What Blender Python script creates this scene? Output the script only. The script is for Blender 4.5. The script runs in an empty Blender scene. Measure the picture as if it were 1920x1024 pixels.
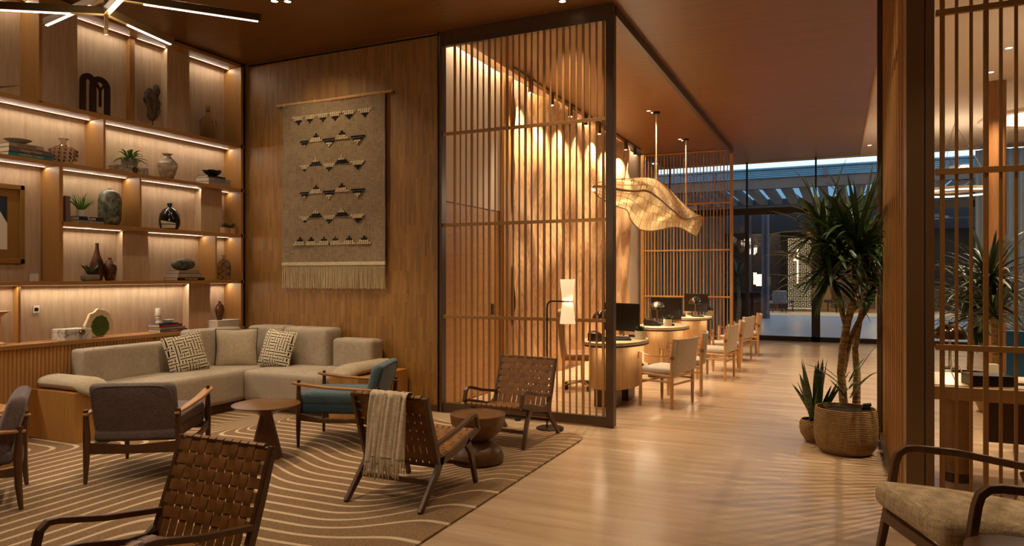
import bpy, math, random
from mathutils import Vector, Matrix, noise
random.seed(7)
D = bpy.data
scene = bpy.context.scene
COL = scene.collection
PI = math.pi
FPX, YAW, CXP, CYP, EYE = 1313.0, math.radians(24.87), 960.0, 518.0, 1.5
CO, SI = math.cos(YAW), math.sin(YAW)

def ray(px, py):
    r = (px-CXP)/FPX; u = (CYP-py)/FPX
    return (CO*r-SI, SI*r+CO, u)
def onZ(px, py, z=0.0):
    d = ray(px, py); t = (z-EYE)/d[2]
    return (d[0]*t, d[1]*t, z)
def onY(px, py, Y):
    d = ray(px, py); t = Y/d[1]
    return (d[0]*t, Y, EYE+d[2]*t)
def onX(px, py, X):
    d = ray(px, py); t = X/d[0]
    return (X, d[1]*t, EYE+d[2]*t)

# ------------------------------------------------------------------ camera
cam = D.cameras.new('camera'); cam.sensor_width = 36; cam.lens = 36*FPX/1920
cam.shift_y = (CYP-512)/1920; cam.clip_start = 0.05; cam.clip_end = 300
camo = D.objects.new('camera', cam); COL.objects.link(camo)
camo.location = (0, 0, EYE); camo.rotation_euler = (PI/2, 0, YAW)
scene.camera = camo

# ------------------------------------------------------------------ materials
def lin(c):
    if isinstance(c, str):
        c = [int(c[i:i+2], 16)/255 for i in (0, 2, 4)]
    return tuple((x/12.92 if x <= .04045 else ((x+.055)/1.055)**2.4) for x in c)+(1,)
class Nodes:
    def __init__(s, name):
        s.m = D.materials.new(name); s.m.use_nodes = True
        s.t = s.m.node_tree; s.b = s.t.nodes['Principled BSDF']; s.out = s.t.nodes['Material Output']
        s._tc = None
    def n(s, kind, **kw):
        x = s.t.nodes.new(kind)
        for k, v in kw.items(): setattr(x, k, v)
        return x
    def l(s, a, b): s.t.links.new(a, b)
    def co(s, scale=(1, 1, 1), rot=(0, 0, 0), kind='Object'):
        if s._tc is None: s._tc = s.n('ShaderNodeTexCoord')
        mp = s.n('ShaderNodeMapping'); mp.inputs['Scale'].default_value = scale; mp.inputs['Rotation'].default_value = rot
        s.l(s._tc.outputs[kind], mp.inputs['Vector']); return mp.outputs['Vector']
    def noise(s, vec, scale=5, detail=3, rough=.5, dist=0):
        x = s.n('ShaderNodeTexNoise'); x.inputs['Scale'].default_value = scale; x.inputs['Detail'].default_value = detail
        x.inputs['Roughness'].default_value = rough; x.inputs['Distortion'].default_value = dist
        s.l(vec, x.inputs['Vector']); return x.outputs['Fac']
    def ramp(s, fac, stops):
        r = s.n('ShaderNodeValToRGB'); e = r.color_ramp.elements
        while len(e) < len(stops): e.new(.5)
        for q, (p, c) in zip(e, stops): q.position = p; q.color = lin(c) if isinstance(c, str) else (c if len(c) == 4 else (*c, 1))
        s.l(fac, r.inputs['Fac']); return r.outputs['Color']
    def mix(s, fac, a, b, mode='MIX'):
        x = s.n('ShaderNodeMix', data_type='RGBA', blend_type=mode)
        for sock, v in ((x.inputs[0], fac), (x.inputs[6], a), (x.inputs[7], b)):
            if hasattr(v, 'is_linked') or hasattr(v, 'links'): s.l(v, sock)
            elif isinstance(v, (int, float)): sock.default_value = v
            else: sock.default_value = lin(v) if isinstance(v, str) else v
        return x.outputs[2]
    def math(s, op, a, b=None, c=None):
        x = s.n('ShaderNodeMath', operation=op)
        for i, v in enumerate((a, b, c)):
            if v is None: continue
            if hasattr(v, 'links'): s.l(v, x.inputs[i])
            else: x.inputs[i].default_value = v
        return x.outputs[0]
    def bump(s, h, strength=.3, dist=.01):
        b = s.n('ShaderNodeBump'); b.inputs['Strength'].default_value = strength; b.inputs['Distance'].default_value = dist
        s.l(h, b.inputs['Height']); s.l(b.outputs['Normal'], s.b.inputs['Normal'])
    def done(s, rough=.5, metal=0, spec=None):
        s.b.inputs['Roughness'].default_value = rough; s.b.inputs['Metallic'].default_value = metal
        if spec is not None: s.b.inputs['Specular IOR Level'].default_value = spec
        return s.m
def wood(name, a, b, grain='z', rough=.45, scale=1.0, contrast=1.0, staves=None):
    s = Nodes(name)
    sc = {'x': (.7, 9, 9), 'y': (9, .7, 9), 'z': (9, 9, .7)}[grain]
    v = s.co(tuple(q*scale for q in sc))
    f1 = s.noise(v, 3.0, 6, .6, .6)
    f2 = s.noise(s.co(tuple(q*scale*5 for q in sc)), 4.0, 3, .7)
    f = s.math('MULTIPLY_ADD', f2, .35, s.math('MULTIPLY', f1, .65))
    col = s.ramp(f, [(.5-.2/contrast, a), (.5+.17/contrast, b)])
    if staves:
        br = s.n('ShaderNodeTexBrick'); br.inputs['Scale'].default_value = 1; br.inputs['Mortar Size'].default_value = 0
        br.inputs['Brick Width'].default_value = staves[1]; br.inputs['Row Height'].default_value = staves[0]
        br.inputs['Color1'].default_value = (.70, .68, .64, 1); br.inputs['Color2'].default_value = (1.2, 1.18, 1.14, 1)
        br.offset = .37; br.offset_frequency = 3
        sp_ = s.n('ShaderNodeSeparateXYZ'); s.l(s.co(), sp_.inputs[0]); cb_ = s.n('ShaderNodeCombineXYZ')
        s.l(sp_.outputs[2], cb_.inputs[0]); s.l(s.math('ADD', sp_.outputs[0], sp_.outputs[1]), cb_.inputs[1]); s.l(cb_.outputs[0], br.inputs['Vector'])
        col = s.mix(.7, col, br.outputs['Color'], 'MULTIPLY')
    s.l(col, s.b.inputs['Base Color'])
    s.bump(f, .15, .002)
    return s.done(rough)
def plain(name, c, rough=.5, metal=0, spec=None, var=.0, vs=8, bump=0):
    s = Nodes(name)
    c = lin(c)
    v = s.noise(s.co(), vs, 4)
    k = max(var, .04)
    col = s.ramp(v, [(.3, tuple(x*(1-k) for x in c[:3])), (.7, tuple(min(1, x*(1+k)) for x in c[:3]))])
    s.l(col, s.b.inputs['Base Color'])
    if bump: s.bump(s.noise(s.co(), vs*12, 3), bump, .003)
    return s.done(rough, metal, spec)
def fabric(name, a, b, sc=260, rough=.9, streak=None, bump=.4):
    s = Nodes(name)
    w1 = s.noise(s.co((1, 1, .12)), sc, 2); w2 = s.noise(s.co((.12, .12, 1)), sc, 2)
    big = s.noise(s.co(), 5, 3)
    f = s.math('MULTIPLY_ADD', s.math('ADD', w1, w2), .4, s.math('MULTIPLY', big, .2))
    s.l(s.ramp(f, [(.38, a), (.62, b)]), s.b.inputs['Base Color'])
    s.bump(f, bump, .002)
    m = s.done(rough, 0, .15)
    s.b.inputs['Sheen Weight'].default_value = .15
    return m
def emit(name, c, strength, base=None):
    s = Nodes(name); s.b.inputs['Base Color'].default_value = lin(base or c)
    s.b.inputs['Emission Color'].default_value = lin(c); s.b.inputs['Emission Strength'].default_value = strength
    return s.done(.5)

M = {}
M['veneer'] = wood('veneer_wall_wood', '77501f', 'a97a38', 'z', .5, .9, .8, staves=(.03, .26))
M['ceiling'] = wood('ceiling_veneer', '5c3a15', '835520', 'x', .42, .55, .7)
M['maple'] = wood('maple_back_panel', 'a58769', 'cbae8c', 'z', .5, 1.1, .8)
M['oak'] = wood('shelf_oak', '8e622d', 'ab7a41', 'y', .5, 1, .5)
M['oakpanel'] = wood('honey_oak_panel', '9a6d3c', 'bd8b54', 'y', .5, .7, .8)
M['oakv'] = wood('shelf_oak_upright', '8e622d', 'ab7a41', 'z', .5, 1, .5)
M['slat'] = wood('slat_oak', '8d622f', 'b08045', 'z', .5, 1.5, .8)
M['slatx'] = wood('rail_oak', '906734', 'b48548', 'x', .5, 1.5, .8)
M['flute'] = wood('fluted_oak', 'b8854a', 'd6a05c', 'z', .5, 1, .5)
M['walnut'] = wood('walnut', '382211', '684424', 'z', .38, 2, .8)
M['walnuty'] = wood('walnut_turned', '3c2412', '6f4922', 'x', .35, 1.6, .8)
M['table'] = wood('oiled_walnut_top', '4f341a', '7e562c', 'x', .33, 1.2, .8)
M['boxwood'] = wood('box_oak', '9b6930', 'c08c4a', 'z', .45, .9, .7)
M['light_wood'] = wood('pale_ash', 'b58550', 'd3a672', 'z', .45, 2, .7)
M['armwood'] = wood('arm_oak', '8a5c30', 'b98550', 'y', .4, 2, .6)
M['bronze'] = plain('dark_bronze', '523e2a', .42, .3, var=.1, vs=2)
M['bronze2'] = plain('bronze_column_metal', '856745', .42, .3, var=.12, vs=1.5)
M['brass'] = plain('brushed_brass', '725a38', .3, .9)
M['black'] = plain('black_plastic', '121110', .35)
M['blackmetal'] = plain('black_metal', '1a1613', .35, .6)
M['chrome'] = plain('chrome', '6e665c', .07, 1)
M['glass_chrome'] = plain('polished_steel', 'b5aca0', .12, 1)
M['white'] = plain('white_plaster', 'c9b8a4', .8, var=.03, vs=1)
M['plaster'] = plain('plaster_wall', 'b3a08c', .8, var=.06, vs=2)
M['cream'] = plain('cream_ceramic', 'd9cbb2', .5)
M['led'] = emit('led_strip_light', 'ffdfb4', 2.2)
M['ledcool'] = emit('led_bar_light', 'ffeeda', 3.0)
M['lamp'] = emit('lamp_glow', 'ffdfb0', 6.0)
M['sofa'] = fabric('oatmeal_upholstery', '978772', 'b5a690', 220)
M['sofa2'] = fabric('pale_bolster_fabric', 'a08f76', 'bfae92', 220)
M['purple'] = fabric('mauve_grey_fabric', '5a4b48', '7e6d69', 260)
M['teal'] = fabric('slate_teal_fabric', '46575f', '607680', 260)
M['tealdark'] = fabric('dark_teal_fabric', '2b3c43', '3f545c', 260)
M['tweed'] = fabric('tweed_upholstery', '8f7758', 'c8b08c', 120, bump=.8)
M['throw'] = fabric('woven_throw', 'b5a183', 'dccbae', 140, bump=.8)
M['canvas'] = fabric('canvas', 'b3a797', 'cbbfae', 300, bump=.2)
M['leather'] = plain('tan_leather', '86592a', .42, 0, .45, var=.25, vs=14, bump=.12)
M['leatheredge'] = plain('dark_leather', '3a1d0e', .5)
M['strapleather'] = plain('saddle_leather', '8a5a34', .5)
M['tapestry'] = fabric('tapestry_weave', '78644c', '9d876a', 90, bump=.7)
M['creamthread'] = fabric('cream_thread', 'bba682', 'e0cda8', 150)
M['blackthread'] = plain('black_thread', '14110f', .9)
M['leaf'] = plain('leaf_green', '3a5229', .42, var=.4, vs=9)
M['leafb'] = plain('leaf_bright_green', '6a8a3c', .45, var=.3, vs=20)
M['leafd'] = plain('leaf_dark_green', '26391b', .45, var=.35, vs=10)
M['soil'] = plain('soil', '2a1b10', .95, var=.4, vs=60, bump=.5)
M['concrete'] = plain('grey_concrete', '857b6c', .85, var=.1, vs=10)
M['rockblack'] = plain('black_glaze', '0d0d0d', .2)
M['dark_outside'] = plain('dark_exterior_metal', '1b1a1c', .5, .3)
# ------------------------------------------------------------------ mesh helpers
class MB:
    def __init__(s): s.v = []; s.f = []; s.T = None
    def add(s, vs, fs):
        k = len(s.v)
        if s.T is not None: vs = [s.T @ Vector(p) for p in vs]
        s.v += [tuple(p) for p in vs]; s.f += [tuple(i+k for i in f) for f in fs]; return s
    def box(s, x0, x1, y0, y1, z0, z1):
        return s.add([(x, y, z) for x in (x0, x1) for y in (y0, y1) for z in (z0, z1)],
                     [(0, 1, 3, 2), (4, 6, 7, 5), (0, 4, 5, 1), (2, 3, 7, 6), (0, 2, 6, 4), (1, 5, 7, 3)])
    def bar(s, p, q, w, h, up=(0, 0, 1), w2=None, h2=None):
        p, q = Vector(p), Vector(q); d = (q-p).normalized(); u = Vector(up)
        if abs(d.dot(u)) > .98: u = Vector((0, 1, 0))
        x = d.cross(u).normalized(); y = x.cross(d)
        w2 = w if w2 is None else w2; h2 = h if h2 is None else h2
        vs = [p+x*a*w/2+y*b*h/2 for a, b in ((-1, -1), (1, -1), (1, 1), (-1, 1))]+[q+x*a*w2/2+y*b*h2/2 for a, b in ((-1, -1), (1, -1), (1, 1), (-1, 1))]
        return s.add(vs, [(3, 2, 1, 0), (4, 5, 6, 7), (0, 1, 5, 4), (1, 2, 6, 5), (2, 3, 7, 6), (3, 0, 4, 7)])
    def sweep(s, pts, prof, caps=True, up=(0, 0, 1), scales=None, closed=False):
        pts = [Vector(p) for p in pts]; n = len(pts); m = len(prof); vs = []; fs = []; u = Vector(up); x = None
        for i, p in enumerate(pts):
            a = pts[(i-1) % n] if (i or closed) else p; b = pts[(i+1) % n] if (i < n-1 or closed) else p
            d = (b-a).normalized()
            if x is None:
                if abs(d.dot(u)) > .97: u = Vector((1, 0, 0)) if abs(d.x) < .9 else Vector((0, 1, 0))
                x = d.cross(u).normalized()
            else:
                x = (x-d*x.dot(d))
                x = x.normalized() if x.length > 1e-6 else d.orthogonal().normalized()
            y = x.cross(d); k = 1 if scales is None else scales[i]
            k = (k, k) if not isinstance(k, tuple) else k
            vs += [p+x*c[0]*k[0]+y*c[1]*k[1] for c in prof]
        for i in range(n-1 if not closed else n):
            for j in range(m):
                a = i*m+j; b = i*m+(j+1) % m; c = ((i+1) % n)*m+(j+1) % m; e = ((i+1) % n)*m+j
                fs.append((a, b, c, e))
        if caps and not closed: fs += [tuple(range(m))[::-1], tuple(range((n-1)*m, n*m))]
        return s.add(vs, fs)
    def tube(s, pts, r, n=8, caps=True, closed=False):
        prof = [(math.cos(2*PI*j/n), math.sin(2*PI*j/n)) for j in range(n)]
        rs = r if isinstance(r, (list, tuple)) else [r]*len(pts)
        return s.sweep(pts, prof, caps, scales=list(rs), closed=closed)
    def rect(s, pts, w, h, up=(0, 0, 1), scales=None, closed=False):
        return s.sweep(pts, [(-w/2, -h/2), (w/2, -h/2), (w/2, h/2), (-w/2, h/2)], True, up, scales, closed)
    def lathe(s, prof, c=(0, 0, 0), n=28, cap0=True, cap1=True, fn=None):
        vs = []; fs = []; m = len(prof)
        for i, (r, z) in enumerate(prof):
            for j in range(n):
                a = 2*PI*j/n; rr = r if fn is None else fn(r, z, a)
                vs.append((c[0]+rr*math.cos(a), c[1]+rr*math.sin(a), c[2]+z))
        for i in range(m-1):
            for j in range(n): fs.append((i*n+j, i*n+(j+1) % n, (i+1)*n+(j+1) % n, (i+1)*n+j))
        if cap0: fs.append(tuple(range(n))[::-1])
        if cap1: fs.append(tuple(range((m-1)*n, m*n)))
        return s.add(vs, fs)
    def grid(s, fn, nu, nv):
        vs = [fn(i/nu, j/nv) for i in range(nu+1) for j in range(nv+1)]
        fs = [(i*(nv+1)+j, (i+1)*(nv+1)+j, (i+1)*(nv+1)+j+1, i*(nv+1)+j+1) for i in range(nu) for j in range(nv)]
        return s.add(vs, fs)
    def rbox(s, hx, hy, hz, r, c=(0, 0, 0), k=3, m=6, fn=None):
        def ax(h):
            a = [-h+r*(1-math.cos(PI/2*i/k)) for i in range(k)]
            b = [-(h-r)+2*(h-r)*i/m for i in range(m+1)]
            return a+b+[-q for q in a[::-1]]
        X, Y, Z = ax(hx), ax(hy), ax(hz); idx = {}; vs = []; fs = []
        def vid(i, j, l):
            if (i, j, l) not in idx:
                p = Vector((X[i], Y[j], Z[l])); q = Vector((max(-hx+r, min(hx-r, p.x)), max(-hy+r, min(hy-r, p.y)), max(-hz+r, min(hz-r, p.z))))
                d = p-q
                if d.length > 1e-9: p = q+d.normalized()*r
                if fn: p = Vector(fn(p))
                idx[(i, j, l)] = len(vs); vs.append(p+Vector(c))
            return idx[(i, j, l)]
        nx, ny, nz = len(X)-1, len(Y)-1, len(Z)-1
        for l, rev in ((0, 0), (nz, 1)):
            for i in range(nx):
                for j in range(ny):
                    q = (vid(i, j, l), vid(i, j+1, l), vid(i+1, j+1, l), vid(i+1, j, l)); fs.append(q[::-1] if rev else q)
        for l, rev in ((0, 1), (ny, 0)):
            for i in range(nx):
                for j in range(nz):
                    q = (vid(i, l, j), vid(i, l, j+1), vid(i+1, l, j+1), vid(i+1, l, j)); fs.append(q[::-1] if rev else q)
        for l, rev in ((0, 0), (nx, 1)):
            for i in range(ny):
                for j in range(nz):
                    q = (vid(l, i, j), vid(l, i, j+1), vid(l, i+1, j+1), vid(l, i+1, j)); fs.append(q[::-1] if rev else q)
        return s.add(vs, fs)
    def prism(s, poly, a, b, axis='x'):
        m = len(poly)
        def P(u, v, w): return {'x': (w, u, v), 'y': (u, w, v), 'z': (u, v, w)}[axis]
        vs = [P(u, v, a) for u, v in poly]+[P(u, v, b) for u, v in poly]
        return s.add(vs, [tuple(range(m))[::-1], tuple(range(m, 2*m))]+[(i, (i+1) % m, m+(i+1) % m, m+i) for i in range(m)])
    def build(s, name, mat, parent=None, bevel=0, smooth=True, angle=35, sub=0, seg=2):
        me = D.meshes.new(name); me.from_pydata(s.v, [], s.f); me.update()
        import bmesh
        bm = bmesh.new(); bm.from_mesh(me); bmesh.ops.recalc_face_normals(bm, faces=bm.faces); bm.to_mesh(me); bm.free()
        if smooth:
            me.polygons.foreach_set('use_smooth', [True]*len(me.polygons))
            if not bevel: me.set_sharp_from_angle(angle=math.radians(angle))
        o = D.objects.new(name, me); COL.objects.link(o)
        me.materials.append(M[mat] if isinstance(mat, str) else mat)
        if parent is not None: o.parent = parent
        if bevel:
            b = o.modifiers.new('bevel', 'BEVEL'); b.width = bevel; b.segments = seg; b.limit_method = 'ANGLE'; b.harden_normals = True
        if sub:
            b = o.modifiers.new('sub', 'SUBSURF'); b.levels = sub; b.render_levels = sub
        return o
def tag(o, label=None, cat=None, group=None, kind=None):
    if label: o['label'] = label
    if cat: o['category'] = cat
    if group: o['group'] = group
    if kind: o['kind'] = kind
    return o
def thing(name, label, cat, loc=(0, 0, 0), rz=0, group=None):
    o = D.objects.new(name, None); COL.objects.link(o); o.empty_display_size = .1
    o.location = loc; o.rotation_euler = (0, 0, math.radians(rz))
    return tag(o, label, cat, group)
def struct(name, mb, mat, **kw):
    return tag(mb.build(name, mat, None, **kw), kind='structure')
def copy_tree(o, parent=None):
    c = o.copy(); COL.objects.link(c); c.parent = parent
    for ch in o.children: copy_tree(ch, c)
    return c
def dup(o, loc=None, rz=None, label=None, group=None):
    c = copy_tree(o)
    if loc is not None: c.location = loc
    if rz is not None: c.rotation_euler = (0, 0, math.radians(rz))
    if label: c['label'] = label
    if group: c['group'] = group
    return c
def text(body, size, mat, parent, loc, rot, name='lettering', depth=.0006, align='CENTER', sx=1.0, shear=0):
    cu = D.curves.new('t', 'FONT'); cu.body = body; cu.size = size; cu.extrude = depth; cu.align_x = align; cu.align_y = 'CENTER'; cu.shear = shear
    o = D.objects.new('t', cu); COL.objects.link(o)
    me = D.meshes.new_from_object(o.evaluated_get(bpy.context.evaluated_depsgraph_get()))
    D.objects.remove(o)
    for v in me.vertices: v.co.x *= sx
    n = D.objects.new(name, me); COL.objects.link(n); me.materials.clear(); me.materials.append(M[mat]); me.name = name
    n.parent = parent; n.location = loc; n.rotation_euler = rot
    return n
def area(name, loc, rot, sx, sy, power, col=(1, .74, .46), spread=None):
    l = D.lights.new(name, 'AREA'); l.shape = 'RECTANGLE'; l.size = sx; l.size_y = sy; l.energy = power; l.color = col
    if spread: l.spread = math.radians(spread)
    o = D.objects.new(name, l); COL.objects.link(o); o.location = loc; o.rotation_euler = rot; return o
def spot(name, loc, target, power, angle=60, blend=.6, col=(1, .74, .46), r=.03):
    l = D.lights.new(name, 'SPOT'); l.energy = power; l.spot_size = math.radians(angle); l.spot_blend = blend; l.color = col; l.shadow_soft_size = r
    o = D.objects.new(name, l); COL.objects.link(o); o.location = loc
    o.rotation_euler = (Vector(target)-Vector(loc)).to_track_quat('-Z', 'Y').to_euler(); return o
def point(name, loc, power, col=(1, .74, .46), r=.05):
    l = D.lights.new(name, 'POINT'); l.energy = power; l.color = col; l.shadow_soft_size = r
    o = D.objects.new(name, l); COL.objects.link(o); o.location = loc; return o
# ------------------------------------------------------------------ the room
ZC = 4.2; YW = 6.7; XS = -6.84; XB = -7.13; YG = 17.4
# floor: pale travertine planks with streaks along X
s = Nodes('travertine_floor')
f1 = s.noise(s.co((.45, 5, 1)), 1.8, 5, .55, .3); f2 = s.noise(s.co((1.0, 34, 1)), 2.2, 5, .7)
f = s.math('MULTIPLY_ADD', f2, .4, s.math('MULTIPLY', f1, .6))
col = s.ramp(f, [(.26, 'a08467'), (.44, 'b99c7d'), (.58, 'c6ac8e'), (.74, 'd0b99b')])
s.l(col, s.b.inputs['Base Color'])
br = s.n('ShaderNodeTexBrick'); br.inputs['Scale'].default_value = 1; br.inputs['Brick Width'].default_value = 1.2; br.inputs['Row Height'].default_value = .6
br.inputs['Mortar Size'].default_value = .0015; br.inputs['Color1'].default_value = (1, 1, 1, 1); br.inputs['Color2'].default_value = (.93, .93, .93, 1); br.inputs['Mortar'].default_value = (.7, .7, .7, 1)
s.l(s.co(), br.inputs['Vector'])
s.l(s.mix(.8, col, br.outputs['Color'], 'MULTIPLY'), s.b.inputs['Base Color'])
rr = s.math('MULTIPLY_ADD', f1, .22, .12); s.l(rr, s.b.inputs['Roughness'])
s.bump(f, .06, .002)
M['floor'] = s.m
s.b.inputs['Specular IOR Level'].default_value = .5
fl = MB(); fl.box(-7.6, 9, -3.2, YG+.1, -.1, 0)
struct('floor', fl, 'floor', smooth=False)
# ceilings
b = MB(); b.box(-7.6, .47, -3.2, YW+.08, ZC, ZC+.15); b.box(-3.89, .47, YW+.08, YG+.1, ZC, ZC+.15); struct('ceiling', b, 'ceiling', smooth=False)
b = MB(); b.box(-4.7, -3.88, YW+.08, YG+.1, ZC+.15, ZC+.2); struct('ceiling.002', b, 'white', smooth=False)
b = MB(); b.box(.47, 9, -3.2, YG+.1, ZC+.02, ZC+.17); struct('ceiling.001', b, 'white', smooth=False)
b = MB(); b.box(.46, .485, -3.2, YG, ZC-.012, ZC+.02); struct('trim_1', b, 'slatx', smooth=False)
b = MB(); b.box(.8, 9, 7.96, 7.99, ZC+.012, ZC+.02); struct('trim_2', b, 'blackmetal', smooth=False)
# walls
b = MB(); b.box(-7.3, -3.99, YW, YW+.12, 0, ZC); struct('wall_back', b, 'veneer', smooth=False)
b = MB(); b.box(-7.3, -4.0, YW-.018, YW, 0, .07); struct('baseboard_back', b, 'walnut', smooth=False)
b = MB(); b.box(-6.8, -3.99, YW-.004, YW, ZC-.03, ZC-.012); b.box(-4.0, -3.985, YW-.03, YW+.12, 0, ZC); struct('trim_3', b, 'blackmetal', smooth=False)
b = MB(); b.box(-7.6, 9, -3.3, -3.15, 0, ZC); struct('wall_front', b, 'veneer', smooth=False)
b = MB(); b.box(-7.4, -7.2, -3.2, YW+.1, 0, ZC); struct('wall_left', b, 'maple', smooth=False)
b = MB(); b.box(8.9, 9.0, -3.2, YG, 0, ZC); struct('wall_right', b, 'white', smooth=False)
# reception wall along X=-4.05: white panels with a flush door, post, carved wood, plaster
XR = -4.06
zd = onX(938, 398, XR)[2]
b = MB(); b.box(XR-.1, XR, YW+.12, 8.38, zd+.01, ZC); b.box(XR-.1, XR, YW+.12, 6.86, 0, zd+.01); struct('wall_reception', b, 'white', smooth=False)
d1 = MB(); d1.box(XR-.06, XR-.004, 6.87, 8.36, .01, zd)
dd = struct('door_1', d1, 'oakpanel', smooth=False)
h = MB(); h.box(XR-.004, XR+.012, 8.12, 8.18, 1.0, 1.14); h.tube([(XR+.01, 8.15, 1.07), (XR+.055, 8.15, 1.07), (XR+.055, 8.05, 1.07)], .009); h.build('door_handle', 'brass', dd)
b = MB(); b.box(XR-.1, XR+.06, 8.38, 8.62, 0, ZC); struct('wall_post', b, 'oakv', smooth=False)
# carved undulating panel
s = Nodes('carved_cedar_panel')
n1 = s.noise(s.co((1, 2.2, .35)), 1.6, 3, .5, .3)
rg = s.math('FRACT', s.math('MULTIPLY', n1, 26))
rg = s.math('ABSOLUTE', s.math('SUBTRACT', rg, .5))
n2 = s.noise(s.co((1, 30, 1.5)), 3, 4)
f = s.math('MULTIPLY_ADD', rg, .7, s.math('MULTIPLY', n2, .5))
s.l(s.ramp(f, [(.2, '9b6f49'), (.45, 'c69a6c'), (.75, 'dbb88c')]), s.b.inputs['Base Color'])
s.bump(rg, .35, .006)
M['carved'] = s.done(.5)
Y0c, Y1c = 8.62, 14.6
def carve(u, v):
    y = Y0c+(Y1c-Y0c)*u; z = .0+ZC*v
    a = noise.noise(Vector((y*1.7, z*1.0, 1.3)))+.5*noise.noise(Vector((y*2.6, z*1.6, 7.7)))
    return (XR+.08+.13*a, y, z)
b = MB(); b.grid(carve, 150, 90); struct('wall_carved', b, 'carved', angle=80)
b = MB(); b.box(XR-.1, XR-.02, Y0c, Y1c, 0, ZC); struct('wall_carved.001', b, 'oakv', smooth=False)
b = MB(); b.box(XR-.1, XR+.03, Y1c, YG, 0, ZC); struct('wall_plaster', b, 'plaster', smooth=False)
b = MB(); b.box(XR-.6, XR-.1, YW+.1, YG, 0, ZC); struct('wall_reception.001', b, 'white', smooth=False)
# beam of bronze under the ceiling
b = MB(); b.box(-2.055, -1.995, 6.78, 15.42, ZC-.1, ZC); struct('trim_4', b, 'bronze', bevel=.003)
b = MB(); b.box(-3.98, -2.0, YW-.02, YW+.06, ZC-.11, ZC); struct('trim_5', b, 'walnut', bevel=.003)
# outer shell behind everything so that only the glass side is open
b = MB(); b.box(-7.7, -7.3, -3.3, YG, 0, ZC+.1); struct('wall_left.001', b, 'white', smooth=False)
b = MB(); b.box(-7.3, XR-.6, YG-.1, YG, 0, ZC); struct('wall_far', b, 'white', smooth=False)

# ------------------------------------------------------------------ glass front
s = Nodes('clear_glass'); s.b.inputs['Base Color'].default_value = (.9, .96, 1, 1)
tr = s.n('ShaderNodeBsdfTransparent'); tr.inputs['Color'].default_value = (.92, .96, .98, 1)
gl = s.n('ShaderNodeBsdfGlossy'); gl.inputs['Roughness'].default_value = .02
fr = s.n('ShaderNodeFresnel'); fr.inputs['IOR'].default_value = 1.5
mx = s.n('ShaderNodeMixShader'); s.l(fr.outputs[0], mx.inputs[0]); s.l(tr.outputs[0], mx.inputs[1]); s.l(gl.outputs[0], mx.inputs[2]); s.l(mx.outputs[0], s.out.inputs['Surface'])
M['glass'] = s.m
ztop = 4.2
def winpane(n, x0, x1, z0, z1):
    b = MB(); b.box(x0, x1, YG+.02, YG+.035, z0, z1)
    w = struct('window_%d' % n, b, 'glass', smooth=False)
    return w
zt0, zt1 = 2.95, 3.1
xs = [-7.0, -5.4, -3.75, -1.93, -.43, 1.2, 2.9, 4.6, 6.3, 8.9]
k = 1
for a, c in zip(xs, xs[1:]):
    w = winpane(k, a, c, zt1, ztop); k += 1
    f_ = MB(); f_.box(a-.02, a+.02, YG, YG+.06, zt1, ztop); f_.build('window_frame', 'dark_outside', w)
    w = winpane(k, a, c, .12, zt0); k += 1
    f_ = MB(); wd = .045 if a != -.43 else .09
    f_.box(a-wd, a+wd, YG-.02, YG+.08, 0, zt0); f_.build('window_frame', 'dark_outside', w)
b = MB(); b.box(-7, 9, YG-.02, YG+.08, 0, .11); b.box(-7, 9, YG-.02, YG+.08, zt0, zt1); struct('trim_6', b, 'dark_outside')
b = MB(); b.box(-7.3, 9, YG, YG+.1, ztop-.03, ztop+.1); struct('trim_7', b, 'plaster')
# ------------------------------------------------------------------ slatted screens
def slat_screen(name, label, p0, p1, z0, z1, rails, frame, n0=0, endpost=(.06, .06), first=.03, pitch=.0706, cap=True, thick_phase=0, postmat='bronze', basemat='bronze'):
    p0, p1 = Vector((*p0, 0)), Vector((*p1, 0)); d = (p1-p0); L = d.length; d.normalize(); ang = math.atan2(d.y, d.x)
    t = thing(name, label, 'screen', (p0.x, p0.y, 0), math.degrees(ang))
    wide = MB(); wide.box(-.0125, .0125, -.011, .011, z0+frame*.9, z1-frame*.5)
    thin = MB(); thin.box(-.0085, .0085, -.007, .007, z0+frame*.9, z1-frame*.5)
    W = wide.build('slat', 'slat', t, bevel=.002); T = thin.build('slat', 'slat', t, bevel=.002)
    i = 0; x = first; uw = ut = False
    while x < L-.03:
        w = (i % 3 == thick_phase); src = W if w else T
        if (w and not uw) or (not w and not ut):
            src.location = (x, 0, 0)
            if w: uw = True
            else: ut = True
        else:
            c = src.copy(); COL.objects.link(c); c.parent = t; c.location = (x, 0, 0)
        x += pitch; i += 1
    for z in rails:
        b = MB(); b.box(.0, L, -.026, .0, z-.017, z+.017); b.build('rail', 'slatx', t, bevel=.002)
    b = MB(); b.box(0, L, -.032, .032, z0, z0+frame); b.build('bottom_rail', basemat, t, bevel=.002)
    b = MB(); b.box(0, L, -.032, .032, z1-frame*.6, z1); b.build('top_rail', basemat, t, bevel=.002)
    for x_, w_ in ((0, endpost[0]), (L, endpost[1])):
        if w_:
            b = MB(); b.box(x_-w_/2, x_+w_/2, -.05, .05, z0, z1); b.build('post', postmat, t, bevel=.003)
    return t
RA = [1.057, 2.063, 3.066]
slat_screen('slatted_screen', 'tall oak slat screen in a dark bronze frame between lounge and reception desks', (-3.955, YW+.01), (-2.03, YW+.01), .012, 4.09, RA, .095, first=.153, endpost=(.03, .08))
slat_screen('slatted_screen', 'oak slat screen with warm oak frame at the glass end of reception', (-3.93, 15.42), (-2.02, 15.42), 0, ZC-.005, RA, .05, first=.06, endpost=(.07, .06), postmat='oakv', basemat='slatx')
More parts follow.
